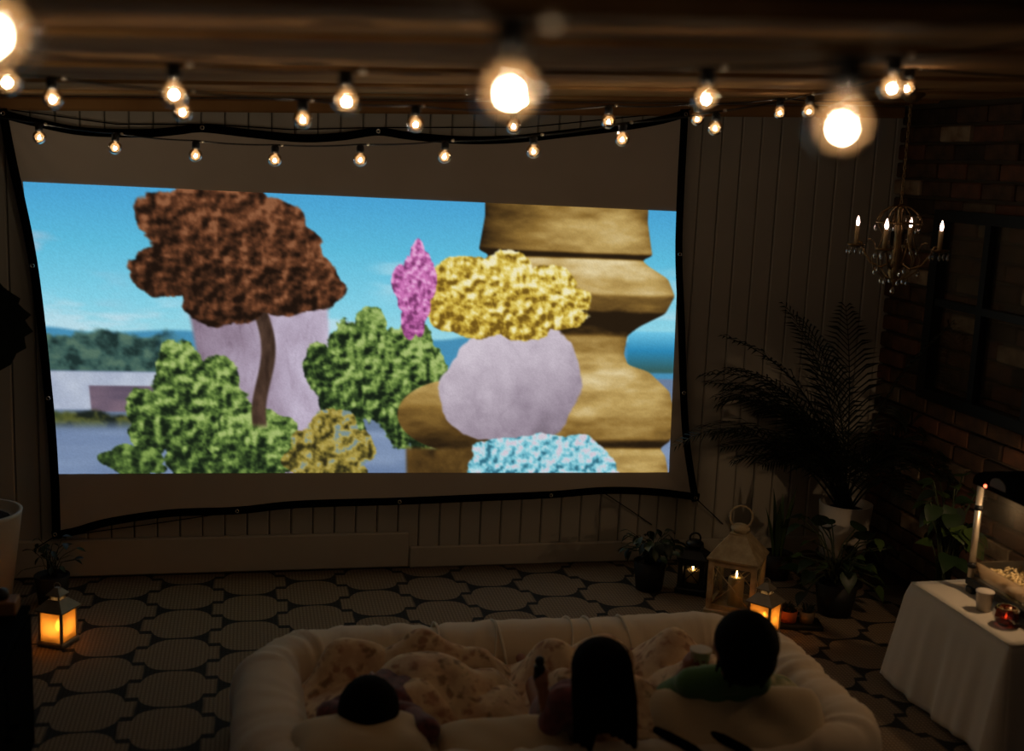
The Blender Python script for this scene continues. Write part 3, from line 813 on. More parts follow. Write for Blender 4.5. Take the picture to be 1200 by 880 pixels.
# floral blankets
FLOR = bpy.data.materials.new('floral_cotton'); g = G(FLOR)
vo = g.node('ShaderNodeTexVoronoi'); vo.inputs['Scale'].default_value = 24
dis = g.node('ShaderNodeVectorMath', operation='ADD'); nz = g.node('ShaderNodeTexNoise'); nz.inputs['Scale'].default_value = 30
sc_ = g.node('ShaderNodeVectorMath', operation='SCALE'); sc_.inputs['Scale'].default_value = .06
g.link(g.coord(), nz.inputs['Vector']); g.link(nz.outputs['Color'], sc_.inputs[0]); g.link(g.coord(), dis.inputs[0]); g.link(sc_.outputs[0], dis.inputs[1]); g.link(dis.outputs[0], vo.inputs['Vector'])
n1 = g.noise(14, 3); n2 = g.noise(9, 2)
base_c = g.mix(g.ramp(n1, [(.42, (0, 0, 0)), (.62, (1, 1, 1))]), lin((228, 202, 164)), lin((204, 168, 134)))
petal = g.mix(g.ramp(n2, [(.4, (0, 0, 0)), (.6, (1, 1, 1))]), lin((170, 116, 92)), lin((120, 90, 62)))
g.link(g.mix(g.ramp(vo.outputs['Distance'], [(.22, (.8, .8, .8)), (.48, (0, 0, 0))]), base_c, petal), g.p.inputs['Base Color'])
g.p.inputs['Roughness'].default_value = .9
g.bump(g.noise(24, 3), .25, .006)
def blanket(label, x0, x1, y0, y1, lumps, seed, floor_z=.135):
    r = random.Random(seed); ph = [r.uniform(0, 6) for _ in range(8)]
    def fn(u, v):
        x = x0 + (x1 - x0) * u; y = y0 + (y1 - y0) * v
        wx_ = .018 * math.sin(7 * v + ph[0]) * (u - .5); wy_ = .025 * math.sin(9 * u + ph[1]) * (v - .3) + .012 * math.sin(17 * u + ph[4])
        h = 0
        for cx, cy_, rx, ry, hh in lumps:
            d = ((x - cx) / rx) ** 2 + ((y - cy_) / ry) ** 2
            h = max(h, hh * math.exp(-d * .9)) + .15 * hh * math.exp(-d * 2)
        fold = .010 * math.sin(22 * x + 9 * y + ph[2] + 2 * math.sin(6 * y)) + .008 * math.sin(31 * y - 12 * x + ph[3] + 1.5 * math.sin(8 * x)) + .006 * math.sin(47 * x + 23 * y + ph[5])
        e = min(1, 7 * min(u, 1 - u), 7 * min(v, 1 - v))
        return (x + wx_, y + wy_, floor_z + (h + fold + .022) * (.35 + .65 * e))
    o_ = MB().grid(fn, 90, 60).build('blanket', FLOR, None)
    so_ = o_.modifiers.new('thick', 'SOLIDIFY'); so_.thickness = .014; so_.offset = 1
    return tag(o_, label, 'blanket', 'floral blankets on the floor bed')
blanket('rumpled floral blanket covering the lying child on the left', .14, .80, -1.86, -1.42,
        [(.32, -1.50, .15, .07, .115), (.50, -1.50, .24, .07, .115), (.52, -1.63, .22, .13, .115), (.42, -1.75, .13, .12, .09), (.66, -1.52, .13, .08, .10), (.70, -1.74, .14, .10, .06)], 5)
blanket('rumpled floral blanket over the knees of the two right-hand children', .76, 1.50, -1.96, -1.43,
        [(.90, -1.60, .12, .12, .125), (1.06, -1.55, .13, .14, .12), (1.28, -1.60, .14, .13, .13), (1.42, -1.66, .10, .12, .10), (.88, -1.80, .10, .16, .125), (1.28, -1.80, .12, .16, .125), (1.08, -1.78, .14, .12, .085)], 9)

# ================================================================== children
def remesh(o_, voxel=.0055, it=6):
    m = o_.modifiers.new('skin', 'REMESH'); m.mode = 'VOXEL'; m.voxel_size = voxel; m.use_smooth_shade = True
    s_ = o_.modifiers.new('soft', 'SMOOTH'); s_.factor = .5; s_.iterations = it
def frame(fwd, upv):
    f_ = Vector(fwd).normalized(); u_ = Vector(upv); u_ = (u_ - f_ * u_.dot(f_)).normalized()
    return f_, u_, f_.cross(u_)
def head(q, c, fwd, upv, s=1.0):
    """skull, jaw, nose, brow, lips and ears"""
    f_, u_, r_ = frame(fwd, upv); c = Vector(c)
    R = Matrix((r_, f_, u_)).transposed()
    P = lambda a, b, d: c + r_ * a * s + f_ * b * s + u_ * d * s
    q.ball(P(0, -.006, .016), (.066 * s, .078 * s, .072 * s), 16, 12, R)
    q.ball(P(0, .018, -.022), (.054 * s, .060 * s, .064 * s), 16, 12, R)
    q.ball(P(0, .046, -.064), (.022 * s, .020 * s, .018 * s), 10, 8, R)
    q.capsule(P(0, .074, .004), P(0, .086, -.018), .006 * s, .010 * s, 8)
    for k in (-1, 1):
        q.ball(P(.066 * k, -.006, -.008), (.008 * s, .016 * s, .024 * s), 8, 8, R)
        q.ball(P(.030 * k, .058, -.028), (.018 * s, .016 * s, .018 * s), 8, 8, R)
        q.capsule(P(.012 * k, .074, .018), P(.036 * k, .064, .018), .006 * s, .005 * s, 8)
    q.capsule(P(-.014, .071, -.046), P(.014, .071, -.046), .007 * s, .007 * s, 8)
    return P, R
def hand(q, w, d, n, curl, side=1, s=1.0):
    """palm plus four curled fingers and a thumb; w wrist, d along the hand, n out of the palm"""
    d = Vector(d).normalized(); n = Vector(n); n = (n - d * n.dot(d)).normalized(); a = d.cross(n) * side
    w = Vector(w); P = lambda x, y, z: w + d * x * s + a * y * s + n * z * s
    q.capsule(P(.005, 0, 0), P(.032, .010, 0), .015 * s, .013 * s, 8); q.capsule(P(.005, 0, 0), P(.032, -.010, 0), .015 * s, .013 * s, 8)
    for k, (y, l) in enumerate(((.0185, .036), (.0065, .041), (-.006, .038), (-.0175, .030))):
        b = P(.038, y, 0); ang = 0.0; cur = b
        for j, fl_ in enumerate((.45, .33, .27)):
            ang += curl * (.6 + .3 * j)
            nx_ = cur + (d * math.cos(ang) + n * math.sin(ang)) * l * fl_ * s * 1.15
            q.capsule(cur, nx_, .0062 * s, .0056 * s, 8); cur = nx_
    t0, t1, t2 = P(.010, .016, .004), P(.026, .028, .014), P(.040, .026, .026)
    q.capsule(t0, t1, .0085 * s, .0070 * s, 8); q.capsule(t1, t2, .0068 * s, .0058 * s, 8)

def child(label, hc, hf, hu, neck, chest, pelvis, knees, feet, shl, arms, shirt_rgb, shirt_alt, sleeve=.62, hs=1.0, shirt_scale=6):
    """one continuous body; arms = [(elbow, wrist, hand dir, palm normal, curl), ...] for -x and +x"""
    base = Vector((pelvis[0], pelvis[1], .13))
    q = MB(); P, R = head(q, hc, hf, hu, hs)
    V = Vector
    hc, neck, chest, pelvis = V(hc), V(neck), V(chest), V(pelvis)
    q.capsule(neck, hc - V(hu).normalized() * .04, .028, .028)
    for k in (-1, 1): q.capsule(chest + V((k * .030, 0, 0)), pelvis + V((k * .034, 0, 0)), .062, .062)
    q.capsule(chest.lerp(pelvis, .5), neck, .055, .032)
    sh = []
    for k, s_ in zip((-1, 1), shl):
        s_ = V(s_); sh.append(s_)
        q.capsule(neck.lerp(chest, .35), s_, .04, .036)
    for s_, (el, wr_, hd_, pn, cu, sd) in zip(sh, arms):
        q.capsule(s_, el, .030, .024); q.capsule(el, wr_, .024, .017); hand(q, wr_, hd_, pn, cu, sd, .92)
    for k, kn, ft in zip((-1, 1), knees, feet):
        hp = pelvis + V((k * .045, 0, 0))
        q.capsule(hp, kn, .052, .038); q.capsule(kn, ft, .036, .024)
        fd = V((k * .25, .9, .35)).normalized(); q.capsule(V(ft), V(ft) + fd * .075, .024, .018)
    q.v = [tuple(V(p) - base) for p in q.v]
    b = q.build('person', SKIN, None, loc=base)
    remesh(b)
    tag(b, label, 'person', 'children in the floor bed')
    for k in (-1, 1):
        MB().ball(P(.027 * k, .0665, .001) - base, .0095 * hs, 10, 8).build('eye', EYE, b)
    # clothing: a top over the torso and upper arms
    q = MB()
    for k in (-1, 1): q.capsule(chest + V((k * .032, 0, 0)), pelvis + V((k * .036, 0, 0)), .071, .072)
    q.capsule(chest.lerp(pelvis, .5), neck - (neck - chest).normalized() * .018, .064, .040)
    for s_, (el, *_r) in zip(sh, arms):
        q.capsule(neck.lerp(chest, .35), s_, .047, .044); q.capsule(s_, s_.lerp(V(el), sleeve), .041, .038)
        if sleeve > .95: q.capsule(V(el), V(el).lerp(V(_r[0]), .55), .036, .031)
    q.v = [tuple(V(p) - base) for p in q.v]
    t_ = q.build('top', M('top_cotton', shirt_rgb, .9, alt=shirt_alt, scale=shirt_scale, bump=.25, bscale=30, sheen=.3), b)
    remesh(t_, .006, 5)
    return b, base, P, R

def hair(b, base, c, fwd, upv, s, locks, label):
    f_, u_, r_ = frame(fwd, upv); c = Vector(c); R = Matrix((r_, f_, u_)).transposed()
    P = lambda x, y, z: c + r_ * x * s + f_ * y * s + u_ * z * s
    q = MB()
    q.ball(P(0, -.016, .024), (.075 * s, .082 * s, .074 * s), 18, 12, R)
    q.ball(P(0, -.034, -.010), (.071 * s, .058 * s, .066 * s), 18, 12, R)
    rr = random.Random(3)
    for k in range(26):                       # tufts that break the outline
        a = rr.uniform(-2.6, 2.6); h = rr.uniform(-.07, .02)
        ro = math.sqrt(max(.05, 1 - (h / .1) ** 2))
        p = P(.070 * ro * math.sin(a), -.016 - .074 * ro * math.cos(a), .02 + h)
        p = c + (p - c) * .93; q.capsule(p + u_ * .004, c + (p - u_ * .030 * s - c) * 1.03, .009, .005, 6)
    for pts, r0_, r1_ in locks:
        for (a_, b_), (ra, rb) in zip(zip(pts[:-1], pts[1:]), [(r0_ + (r1_ - r0_) * i / (len(pts) - 1), r0_ + (r1_ - r0_) * (i + 1) / (len(pts) - 1)) for i in range(len(pts) - 1)]):
            q.capsule(a_, b_, ra, rb, 8)
    q.v = [tuple(Vector(p) - base) for p in q.v]
    h_ = q.build('hair', HAIRM, b)
    remesh(h_, .005, 2)
    h_['label'] = label

# the lying child on the left
HA = (.312, -1.925, .300)
b, base, P, R = child('child lying down on the left, only dark hair showing above the pillow', HA, (.12, .62, .78), (-.1, -.78, .62), (.335, -1.865, .235), (.37, -1.78, .215), (.46, -1.60, .195),
    [(.55, -1.50, .185), (.60, -1.53, .18)], [(.62, -1.60, .165), (.69, -1.62, .165)],
    [(.29, -1.83, .215), (.43, -1.87, .225)],
    [((.22, -1.74, .19), (.30, -1.66, .20), (.5, .8, .1), (0, 0, -1), .4, -1), ((.455, -2.015, .262), (.40, -1.93, .235), (-.6, .5, .2), (0, .2, -1), .4, 1)],
    (120, 62, 62), (54, 30, 34), 1.0, 1.0, 60)
hair(b, base, HA, (.12, .62, .78), (-.1, -.78, .62), 1.10, [], 'short dark hair')
# the long-haired child in the middle
HB = (.868, -2.165, .468)
b, base, P, R = child('long-haired child sitting in the middle with one hand raised', HB, (-.05, .97, .18), (0, -.2, .97), (.868, -2.105, .375), (.868, -2.02, .315), (.875, -1.86, .205),
    [(.84, -1.66, .20), (.93, -1.65, .20)], [(.86, -1.50, .165), (.94, -1.50, .165)],
    [(.806, -2.065, .345), (.93, -2.065, .345)],
    [((.780, -2.045, .275), (.760, -2.035, .360), (-.12, .25, .95), (.5, .8, 0), .75, 1), ((.985, -1.93, .25), (.94, -1.84, .26), (-.5, .8, .1), (0, .2, -1), .5, 1)],
    (140, 78, 80), (84, 46, 54), .9, 1.0, 24)
LK = []
for k in range(9):
    a = -1 + 2 * k / 8
    LK.append(([Vector((.868 + .062 * a, -2.20 - .035 * (1 - a * a), .47)), Vector((.870 + .068 * a, -2.225 - .035 * (1 - a * a), .41)), Vector((.872 + .072 * a, -2.235 - .02 * (1 - a * a), .36)), Vector((.873 + .078 * a, -2.235, .325 - .014 * (k % 3) + (.035 if 2 < k < 6 else 0)))], .024, .009))
hair(b, base, HB, (-.05, .97, .18), (0, -.2, .97), 1.05, LK, 'long straight dark hair')
ph = thing('toy_figure', 'small dark toy held up in the raised hand', 'toy', (.752, -2.012, .405))
MB().bbox((0, 0, .0), (.030, .022, .05), .006).build('toy_body', BLACKM, ph, smooth=False)
MB().ball((0, 0, .034), .014).build('toy_head', BLACKM, ph)
# the child in green on the right
HC = (1.262, -2.145, .508)
b, base, P, R = child('short-haired child in a green top on the right, holding a cup', HC, (-.12, .98, .1), (.05, -.12, .98), (1.262, -2.09, .412), (1.262, -2.02, .335), (1.27, -1.86, .205),
    [(1.23, -1.66, .20), (1.34, -1.66, .20)], [(1.23, -1.50, .165), (1.33, -1.50, .165)],
    [(1.168, -2.045, .368), (1.356, -2.045, .365)],
    [((1.135, -1.95, .29), (1.196, -1.93, .348), (.30, .2, .9), (.9, .3, -.3), .55, -1), ((1.39, -1.92, .27), (1.33, -1.83, .28), (-.6, .7, .1), (0, .2, -1), .5, 1)],
    (84, 128, 74), (70, 110, 64), .9, 1.02, 5)
hair(b, base, HC, (-.12, .98, .1), (.05, -.12, .98), 1.12, [], 'thick short dark hair')
cu = thing('paper_cup', 'pale red-banded paper cup held by the child in green', 'cup', (1.238, -1.930, .345))
cu.scale = (.74, .74, .78)
CUPM = bpy.data.materials.new('striped_paper'); g = G(CUPM)
s3 = g.node('ShaderNodeSeparateXYZ'); g.link(g.coord(), s3.inputs[0])
bnd = g.m('MULTIPLY', g.m('GREATER_THAN', s3.outputs[2], .018), g.m('LESS_THAN', s3.outputs[2], .058))
bits = g.m('MULTIPLY', bnd, g.m('GREATER_THAN', g.noise(60, 2), .52))
g.link(g.mix(bits, lin((214, 190, 168)), lin((176, 60, 50))), g.p.inputs['Base Color'])
MB().lathe([(.030, 0), (.040, .085), (.041, .086), (.038, .085), (.028, .003), (.0001, .003)], 22).build('cup_wall', CUPM, cu)
MB().lathe([(.0385, .082), (.0425, .085), (.0425, .089), (.0385, .089)], 22).build('rim', LINEN, cu)

# black straps lying over the near bolster
for lb, p in (('longer black strap lying over the near bolster', [(1.055, -2.10, .262), (1.075, -2.14, .264), (1.12, -2.21, .258), (1.17, -2.275, .222)]),
              ('shorter black strap over the near bolster, nearer the right corner', [(1.185, -2.135, .263), (1.215, -2.175, .264), (1.26, -2.225, .252), (1.30, -2.275, .222)])):
    bs = Vector(p[0])
    o_ = MB().tube([Vector(x) - bs + Vector((0, 0, .006)) for x in p], [.010, .013, .0135, .013], 10, flat=1.1).build('strap', BLACK, None, loc=bs)
    tag(o_, lb, 'strap', 'black straps on the bed')

# ================================================================== table with cloth, popcorn machine
TX0, TX1, TY0, TY1, TT = 2.225, 2.665, -1.925, -1.385, .372
tb = thing('low_table', 'low wooden table under the white tablecloth', 'table', ((TX0 + TX1) / 2, (TY0 + TY1) / 2, .009))
WOOD = M('table_wood', (104, 74, 48), .5)
MB().bbox((0, 0, TT - .009 - .014), (TX1 - TX0, TY1 - TY0, .028), .004).build('tabletop', WOOD, tb, smooth=False)
for x in (-1, 1):
    for y in (-1, 1): MB().box((x * .18, y * .22, (TT - .037) / 2), (.035, .035, TT - .037)).build('leg', WOOD, tb, smooth=False)
cw, cd = (TX1 - TX0) / 2 + .008, (TY1 - TY0) / 2 + .008
def cloth_pt(u, v):
    """v 0..1: 0 top edge ring, 1 hem; u runs round the four sides"""
    per = [2 * cw, 2 * cd, 2 * cw, 2 * cd]; L = sum(per); s = (u % 1) * L
    cs = [((-cw, -cd), (1, 0)), ((cw, -cd), (0, 1)), ((cw, cd), (-1, 0)), ((-cw, cd), (0, -1))]
    for (c0, d), p in zip(cs, per):
        if s <= p + 1e-9: break
        s -= p
    x, y = c0[0] + d[0] * s, c0[1] + d[1] * s
    nx, ny = d[1], -d[0]
    e = min(s, p - s)                                   # distance to the nearer corner
    k = max(0, 1 - e / .16)
    if k > 0:
        cx, cy_ = (1 if x > 0 else -1), (1 if y > 0 else -1)
        nx, ny = nx * (1 - .5 * k) + .5 * k * cx, ny * (1 - .5 * k) + .5 * k * cy_
    drop = TT - .02 - .012
    fold = .008 * math.sin(2 * PI * 9 * u + .6) + .005 * math.sin(2 * PI * 17 * u + 2) + .0025 * math.sin(2 * PI * 31 * u + 1)
    out = .012 * (1 - (1 - min(v * 6, 1)) ** 2) + v * (.050 + .022 * k) + fold * v ** .8
    return (x + nx * out, y + ny * out, TT + .004 - .009 - (drop * v + (.006 if v > .02 else 0) - .004 * v * k + .006 * v * math.sin(2 * PI * 5 * u)))
q = MB().grid(cloth_pt, 240, 22)
n0 = len(q.v)
q.grid(lambda u, v: (-cw + 2 * cw * u, -cd + 2 * cd * v, TT + .004 - .009 + .0012 * math.sin(9 * u + 4 * v)), 14, 14)
tc = q.build('tablecloth', LINEN, None, loc=((TX0 + TX1) / 2, (TY0 + TY1) / 2, .009))
so_ = tc.modifiers.new('thick', 'SOLIDIFY'); so_.thickness = .003; so_.offset = 1
tag(tc, 'white linen tablecloth hanging to the floor at the right edge', 'tablecloth')

TOPZ = TT + .0085
pmx = thing('popcorn_machine', 'lit glass popcorn machine with black bowed roof on the tablecloth', 'popcorn machine', (2.495, -1.672, TOPZ))
SATIN = M('satin_aluminium', (232, 218, 196), .38, metal=.7, var=.05)
mw_, md_ = .29, .38          # along x and along y
q = MB(); q.bbox((0, 0, .039), (mw_, md_, .026), .004)
q.build('base', BLACKM, pmx, smooth=False)
for x in (-1, 1):
    for y in (-1, 1): MB().bbox((x * (mw_ / 2 - .02), y * (md_ / 2 - .02), .011), (.036, .036, .0225), .004).build('foot', BLACKM, pmx, smooth=False)
for x in (-1, 1):
    for y in (-1, 1):
        p = MB().lathe([(.0105, .052), (.0105, .372)], 12, (x * (mw_ / 2 - .012), y * (md_ / 2 - .012), 0)).build('post', SATIN, pmx)
        for z in (.085, .285): MB().lathe([(.0125, z), (.014, z + .008), (.0125, z + .018)], 12, (x * (mw_ / 2 - .012), y * (md_ / 2 - .012), 0)).build('clamp', BLACKM, p)
for s_ in (-1, 1):
    MB().box((s_ * (mw_ / 2 - .012), 0, .212), (.003, md_ - .045, .31)).build('pane', PANE, pmx, smooth=False)
    MB().box((0, s_ * (md_ / 2 - .012), .212), (mw_ - .045, .003, .31)).build('pane', PANE, pmx, smooth=False)
q = MB(); a, b_ = mw_ / 2 - .022, md_ / 2 - .022
v = []
for s1, s2, z in ((a - .012, b_ - .012, .054), (a, b_, .108), (a - .005, b_ - .005, .108), (a - .016, b_ - .016, .058)):
    v += [(-s1, -s2, z), (s1, -s2, z), (s1, s2, z), (-s1, s2, z)]
q.add(v, [(3, 2, 1, 0)] + [(i * 4 + k, i * 4 + (k + 1) % 4, (i + 1) * 4 + (k + 1) % 4, (i + 1) * 4 + k) for i in range(3) for k in range(4)] + [(12, 13, 14, 15)])
q.build('tray', glass('milky_tray', (.86, .78, .66), (1, .85, .65), .55, .05, .3), pmx, smooth=False)
arc = [(-md_ / 2 - .008, .372)] + [((md_ / 2 + .008) * math.sin(t_), .386 + .058 * math.cos(t_)) for t_ in [(-.5 + k / 12) * PI for k in range(13)]] + [(md_ / 2 + .008, .372)]
rf = MB().prism(arc, 0, -mw_ / 2 - .006, mw_ / 2 + .006).build('roof', MATTE, pmx, smooth=False)
q = MB()
q.prism([(.018, .390)] + [(.06 + .042 * math.sin(t_), .398 + .026 * math.cos(t_)) for t_ in [(-.5 + k / 10) * PI for k in range(11)]] + [(.102, .390)], 0, -mw_ / 2 - .009, -mw_ / 2 - .006)
q.build('name_plate', M('dull_plate', (92, 78, 64), .5), rf, smooth=False)
MB().ball((-mw_ / 2 - .008, .125, .382), .0060).build('indicator_light', emit('red_light', (1.0, .16, .07), 4.0), rf)
kt = MB().lathe([(.0001, .178), (.045, .180), (.052, .190), (.052, .232), (.046, .238), (.012, .246), (.0001, .248)], 22, (.02, .045, 0)).build('kettle', CHROME, pmx)
MB().lathe([(.006, .248), (.006, .371)], 10, (.02, .045, 0)).build('hanger', CHROME, kt)
MB().tube([(.02, -.007, .21), (.02, -.05, .222)], .005, 8).build('handle', RUBBER, kt)
MB().lathe([(.0001, .330), (.010, .334), (.014, .344), (.011, .358), (.008, .371)], 12, (-.070, -.020, 0)).build('lamp', emit('machine_lamp', (1.0, .64, .36), 420.0), pmx)
# popcorn in the tray: nobody could count it
q = MB(); rr = random.Random(5)
for k in range(640):
    x, y = rr.uniform(-.112, .112), rr.uniform(-.152, .152)
    z = .066 + .022 * rr.random() + .012 * math.exp(-((x - .02) ** 2 + y * y) / .012)
    for j in range(3): q.ball((x + rr.uniform(-.004, .004), y + rr.uniform(-.004, .004), z + rr.uniform(-.003, .003)), rr.uniform(.0035, .0058), 5, 4)
pc = q.build('popcorn', M('popped_corn', (232, 206, 150), .8), None, loc=(2.495, -1.672, TOPZ))
tag(pc, 'popped corn filling the tray of the popcorn machine', 'popcorn', kind='stuff')
cp_ = thing('tumbler', 'white cup on the tablecloth in front of the popcorn machine', 'cup', (2.310, -1.655, TOPZ))
MB().lathe([(.022, 0), (.027, .062), (.028, .064), (.025, .062), (.020, .004), (.0001, .004)], 20).build('cup_wall', WHITEPOT, cp_)
MB().lathe([(.0275, .058), (.0300, .062), (.0275, .066)], 20).build('rim', WHITEPOT, cp_)
bw = thing('glass_bowl', 'red glass votive bowl glowing on the tablecloth corner', 'bowl', (2.308, -1.775, TOPZ))
REDG = glass('red_glass', (.62, .20, .14), (1.0, .30, .18), .12, .6, .06)
MB().lathe([(.020, 0), (.034, .010), (.041, .028), (.038, .048), (.031, .056), (.029, .056), (.036, .046), (.038, .028), (.031, .013), (.0001, .006)], 12).build('bowl_wall', REDG, bw, smooth=False)
MB().lathe([(.017, .007), (.017, .019), (.0001, .018)], 14).build('candle', WAX, bw)
MB().lathe([(.0015, .019), (.0035, .026), (.0001, .038)], 8).build('flame', emit('votive_flame', (1, .5, .2), 5.0), bw)

# ================================================================== plants
def leaf_mesh(name, L, W, mat, kind='heart', fold=.25, droop=.3):
    q = MB(); n = 7; vs = []; fs = []
    for i in range(n + 1):
        t = i / n
        if kind == 'heart': w = W * (math.sin(PI * min(1, t * 1.02 + .12) ** .75) * (1 - t * .3)) if i < n else .0
        elif kind == 'jag': w = W * math.sin(PI * (.08 + .9 * t)) * (1.12 if i % 2 else .84) if 0 < i < n else .002
        else: w = W * math.sin(PI * (.10 + .9 * t)) if i < n else 0
        w = max(w, .0006)
        zc = -droop * L * t * t
        vs += [(-w, L * t, zc + fold * w), (0, L * t, zc), (w, L * t, zc + fold * w)]
    for i in range(n):
        a = i * 3
        fs += [(a, a + 1, a + 4, a + 3), (a + 1, a + 2, a + 5, a + 4)]
    return q.add(vs, fs).mesh(name, mat)
def pot(parent, r, h, mat, taper=.78):
    MB().lathe([(r * taper, 0), (r, h), (r * .93, h), (r * .90, h * .9), (.0001, h * .9)], 26).build('pot', mat, parent)
    MB().lathe([(r * .895, h * .88), (r * .5, h * .915), (.0001, h * .92)], 20).build('soil', SOIL, parent)

# areca palm in a white pot
pl = thing('potted_palm', 'dark feathery palm in a white pot by the brick corner', 'palm', (2.485, -.40, .009))
q = MB(); q.lathe([(.10, 0), (.10, .012), (.03, .02), (.03, .115), (.11, .125), (.11, .135)], 20); q.build('plant_stand', DARKPOT, pl)
MB().lathe([(.095, .135), (.112, .36), (.104, .36), (.1, .33), (.0001, .33)], 28).build('pot', WHITEPOT, pl)
MB().lathe([(.099, .325), (.05, .338), (.0001, .34)], 20).build('soil', SOIL, pl)
rp = random.Random(21)
for k in range(30):
    az = [2.2, 3.6, 1.2, -.6, 2.95, 3.3, 2.7, 3.1, 3.5, 2.5, 2.9, 2.6, 3.25, 3.6, 2.2, 1.6, .9, .3, -.4, -1.0, -1.7, -2.3, 3.05, 2.75, 3.9, 1.9, 2.4, -2.8, 3.4, 0.0][k] + rp.uniform(-.12, .12)
    Ln = rp.uniform(.74, .98) if k < 14 else rp.uniform(.5, .72)
    el0 = rp.uniform(1.08, 1.32) if k < 12 else rp.uniform(.85, 1.1)
    curlv = rp.uniform(1.1, 1.7)
    if k < 4: el0, curlv, Ln = 1.45, .75, .92
    pts = []; p = Vector((rp.uniform(-.03, .03), rp.uniform(-.03, .03), .33)); n = 18
    for i in range(n + 1):
        pts.append(p.copy()); t = i / n; el = el0 - curlv * t ** 1.5
        dirv = Vector((math.cos(az) * math.cos(el), math.sin(az) * math.cos(el), math.sin(el)))
        # keep clear of the walls
        p = p + dirv * Ln / n
        p.x = min(p.x, .27); p.y = min(p.y, .36)
    q = MB(); q.tube(pts, [.005 * (1 - .75 * i / n) for i in range(n + 1)], 5)
    for i in range(5, n + 1):
        for sub in (0, .5):
            t = (i + sub) / n
            if t > 1: continue
            a = pts[i]; d = (pts[i] - pts[i - 1]).normalized(); a = a + d * sub * Ln / n
            side = d.cross(Vector((0, 0, 1))); side = side.normalized() if side.length > .01 else Vector((1, 0, 0))
            ll = .20 * math.sin(PI * min(1, .25 + .72 * t)) + .03
            for s_ in (-1, 1):
                dd = (side * s_ * .8 + d * .75 + Vector((0, 0, rp.uniform(-.1, .15)))).normalized()
                e1 = a + dd * ll * .5 + Vector((0, 0, .004)); e2 = a + dd * ll + Vector((0, 0, -.22 * ll))
                for e in (e1, e2): e.x = min(e.x, .29); e.y = min(e.y, .37)
                w = d * .0052
                q.add([a - w * .5, a + w * .5, e1 + w, e1 - w, e2], [(0, 1, 2, 3), (3, 2, 4)])
    q.build('frond', PALMM, pl, smooth=False)

def leafy_plant(name, label, loc, pr, phh, potm, leaves, spread, hmin, hmax, mesh_list, seed, sc=(.7, 1.2), bias=(0, 0), stemr=.003):
    r = random.Random(seed)
    t = thing(name, label, 'potted plant', loc)
    pot(t, pr, phh, potm)
    for k in range(leaves):
        a = r.uniform(0, 2 * PI); d = spread * math.sqrt(r.random()); h = r.uniform(hmin, hmax)
        tip = Vector((d * math.cos(a) + bias[0] * h, d * math.sin(a) + bias[1] * h, h))
        q = MB(); root = Vector((r.uniform(-.3, .3) * pr, r.uniform(-.3, .3) * pr, phh * .9))
        mid = root.lerp(tip, .5) + Vector((0, 0, .25 * (tip - root).length))
        q.tube([root, root.lerp(mid, .6) + Vector((0, 0, .02)), mid, mid.lerp(tip, .6), tip], stemr, 5)
        st = q.build('stalk', STEM, t)
        obj('leaf', r.choice(mesh_list), st, tip, (r.uniform(-.9, .5), r.uniform(-.4, .4), a - PI / 2 + r.uniform(-.5, .5)), r.uniform(*sc))
    return t
HEART = [leaf_mesh('leaf', .105, .042, LEAF[0]), leaf_mesh('leaf', .095, .040, LEAF[1]), leaf_mesh('leaf', .12, .045, LEAF[2])]
OVAL = [leaf_mesh('leaf', .055, .016, LEAF[2], 'oval'), leaf_mesh('leaf', .05, .015, LEAF[0], 'oval')]
leafy_plant('trailing_plant', 'trailing heart-leaved plant on the floor beside the tablecloth', (2.30, -.72, .009), .085, .13, DARKPOT, 46, .20, .08, .38, HEART, 31, (.6, 1.1), (0, 0))
leafy_plant('leafy_plant', 'tall leafy plant behind the table, below the steel window', (2.57, -1.03, .009), .07, .20, DARKPOT, 44, .13, .34, .64, HEART, 37, (.6, 1.0), (.0, .0))
# snake plant: upright sword leaves
sn = thing('snake_plant', 'upright sword-leaved plant between the tall lantern and the palm', 'potted plant', (2.235, -.30, .009))
pot(sn, .07, .11, DARKPOT)
rs = random.Random(3)
for k in range(6):
    a = 2 * PI * k / 6; L = rs.uniform(.22, .33)
    lm = leaf_mesh('leaf', L, .016, LEAF[1] if k % 2 else LEAF[0], 'oval', .5, .05)
    obj('leaf', lm, sn, (.022 * math.cos(a), .022 * math.sin(a), .10), (PI / 2 - rs.uniform(.02, .2), 0, a - PI / 2))
# little bush by the wall
leafy_plant('bushy_plant', 'dark bushy plant in a pot by the wall, left of the black lantern', (1.63, -.38, .009), .07, .12, DARKPOT, 60, .11, .15, .24, OVAL, 41, (.7, 1.2), stemr=.0016)
leafy_plant('twiggy_plant', 'twiggy dark plant behind the left glowing lantern', (-.735, -.30, .009), .065, .11, DARKPOT, 26, .10, .14, .27, OVAL, 43, (.45, .8), stemr=.0014)
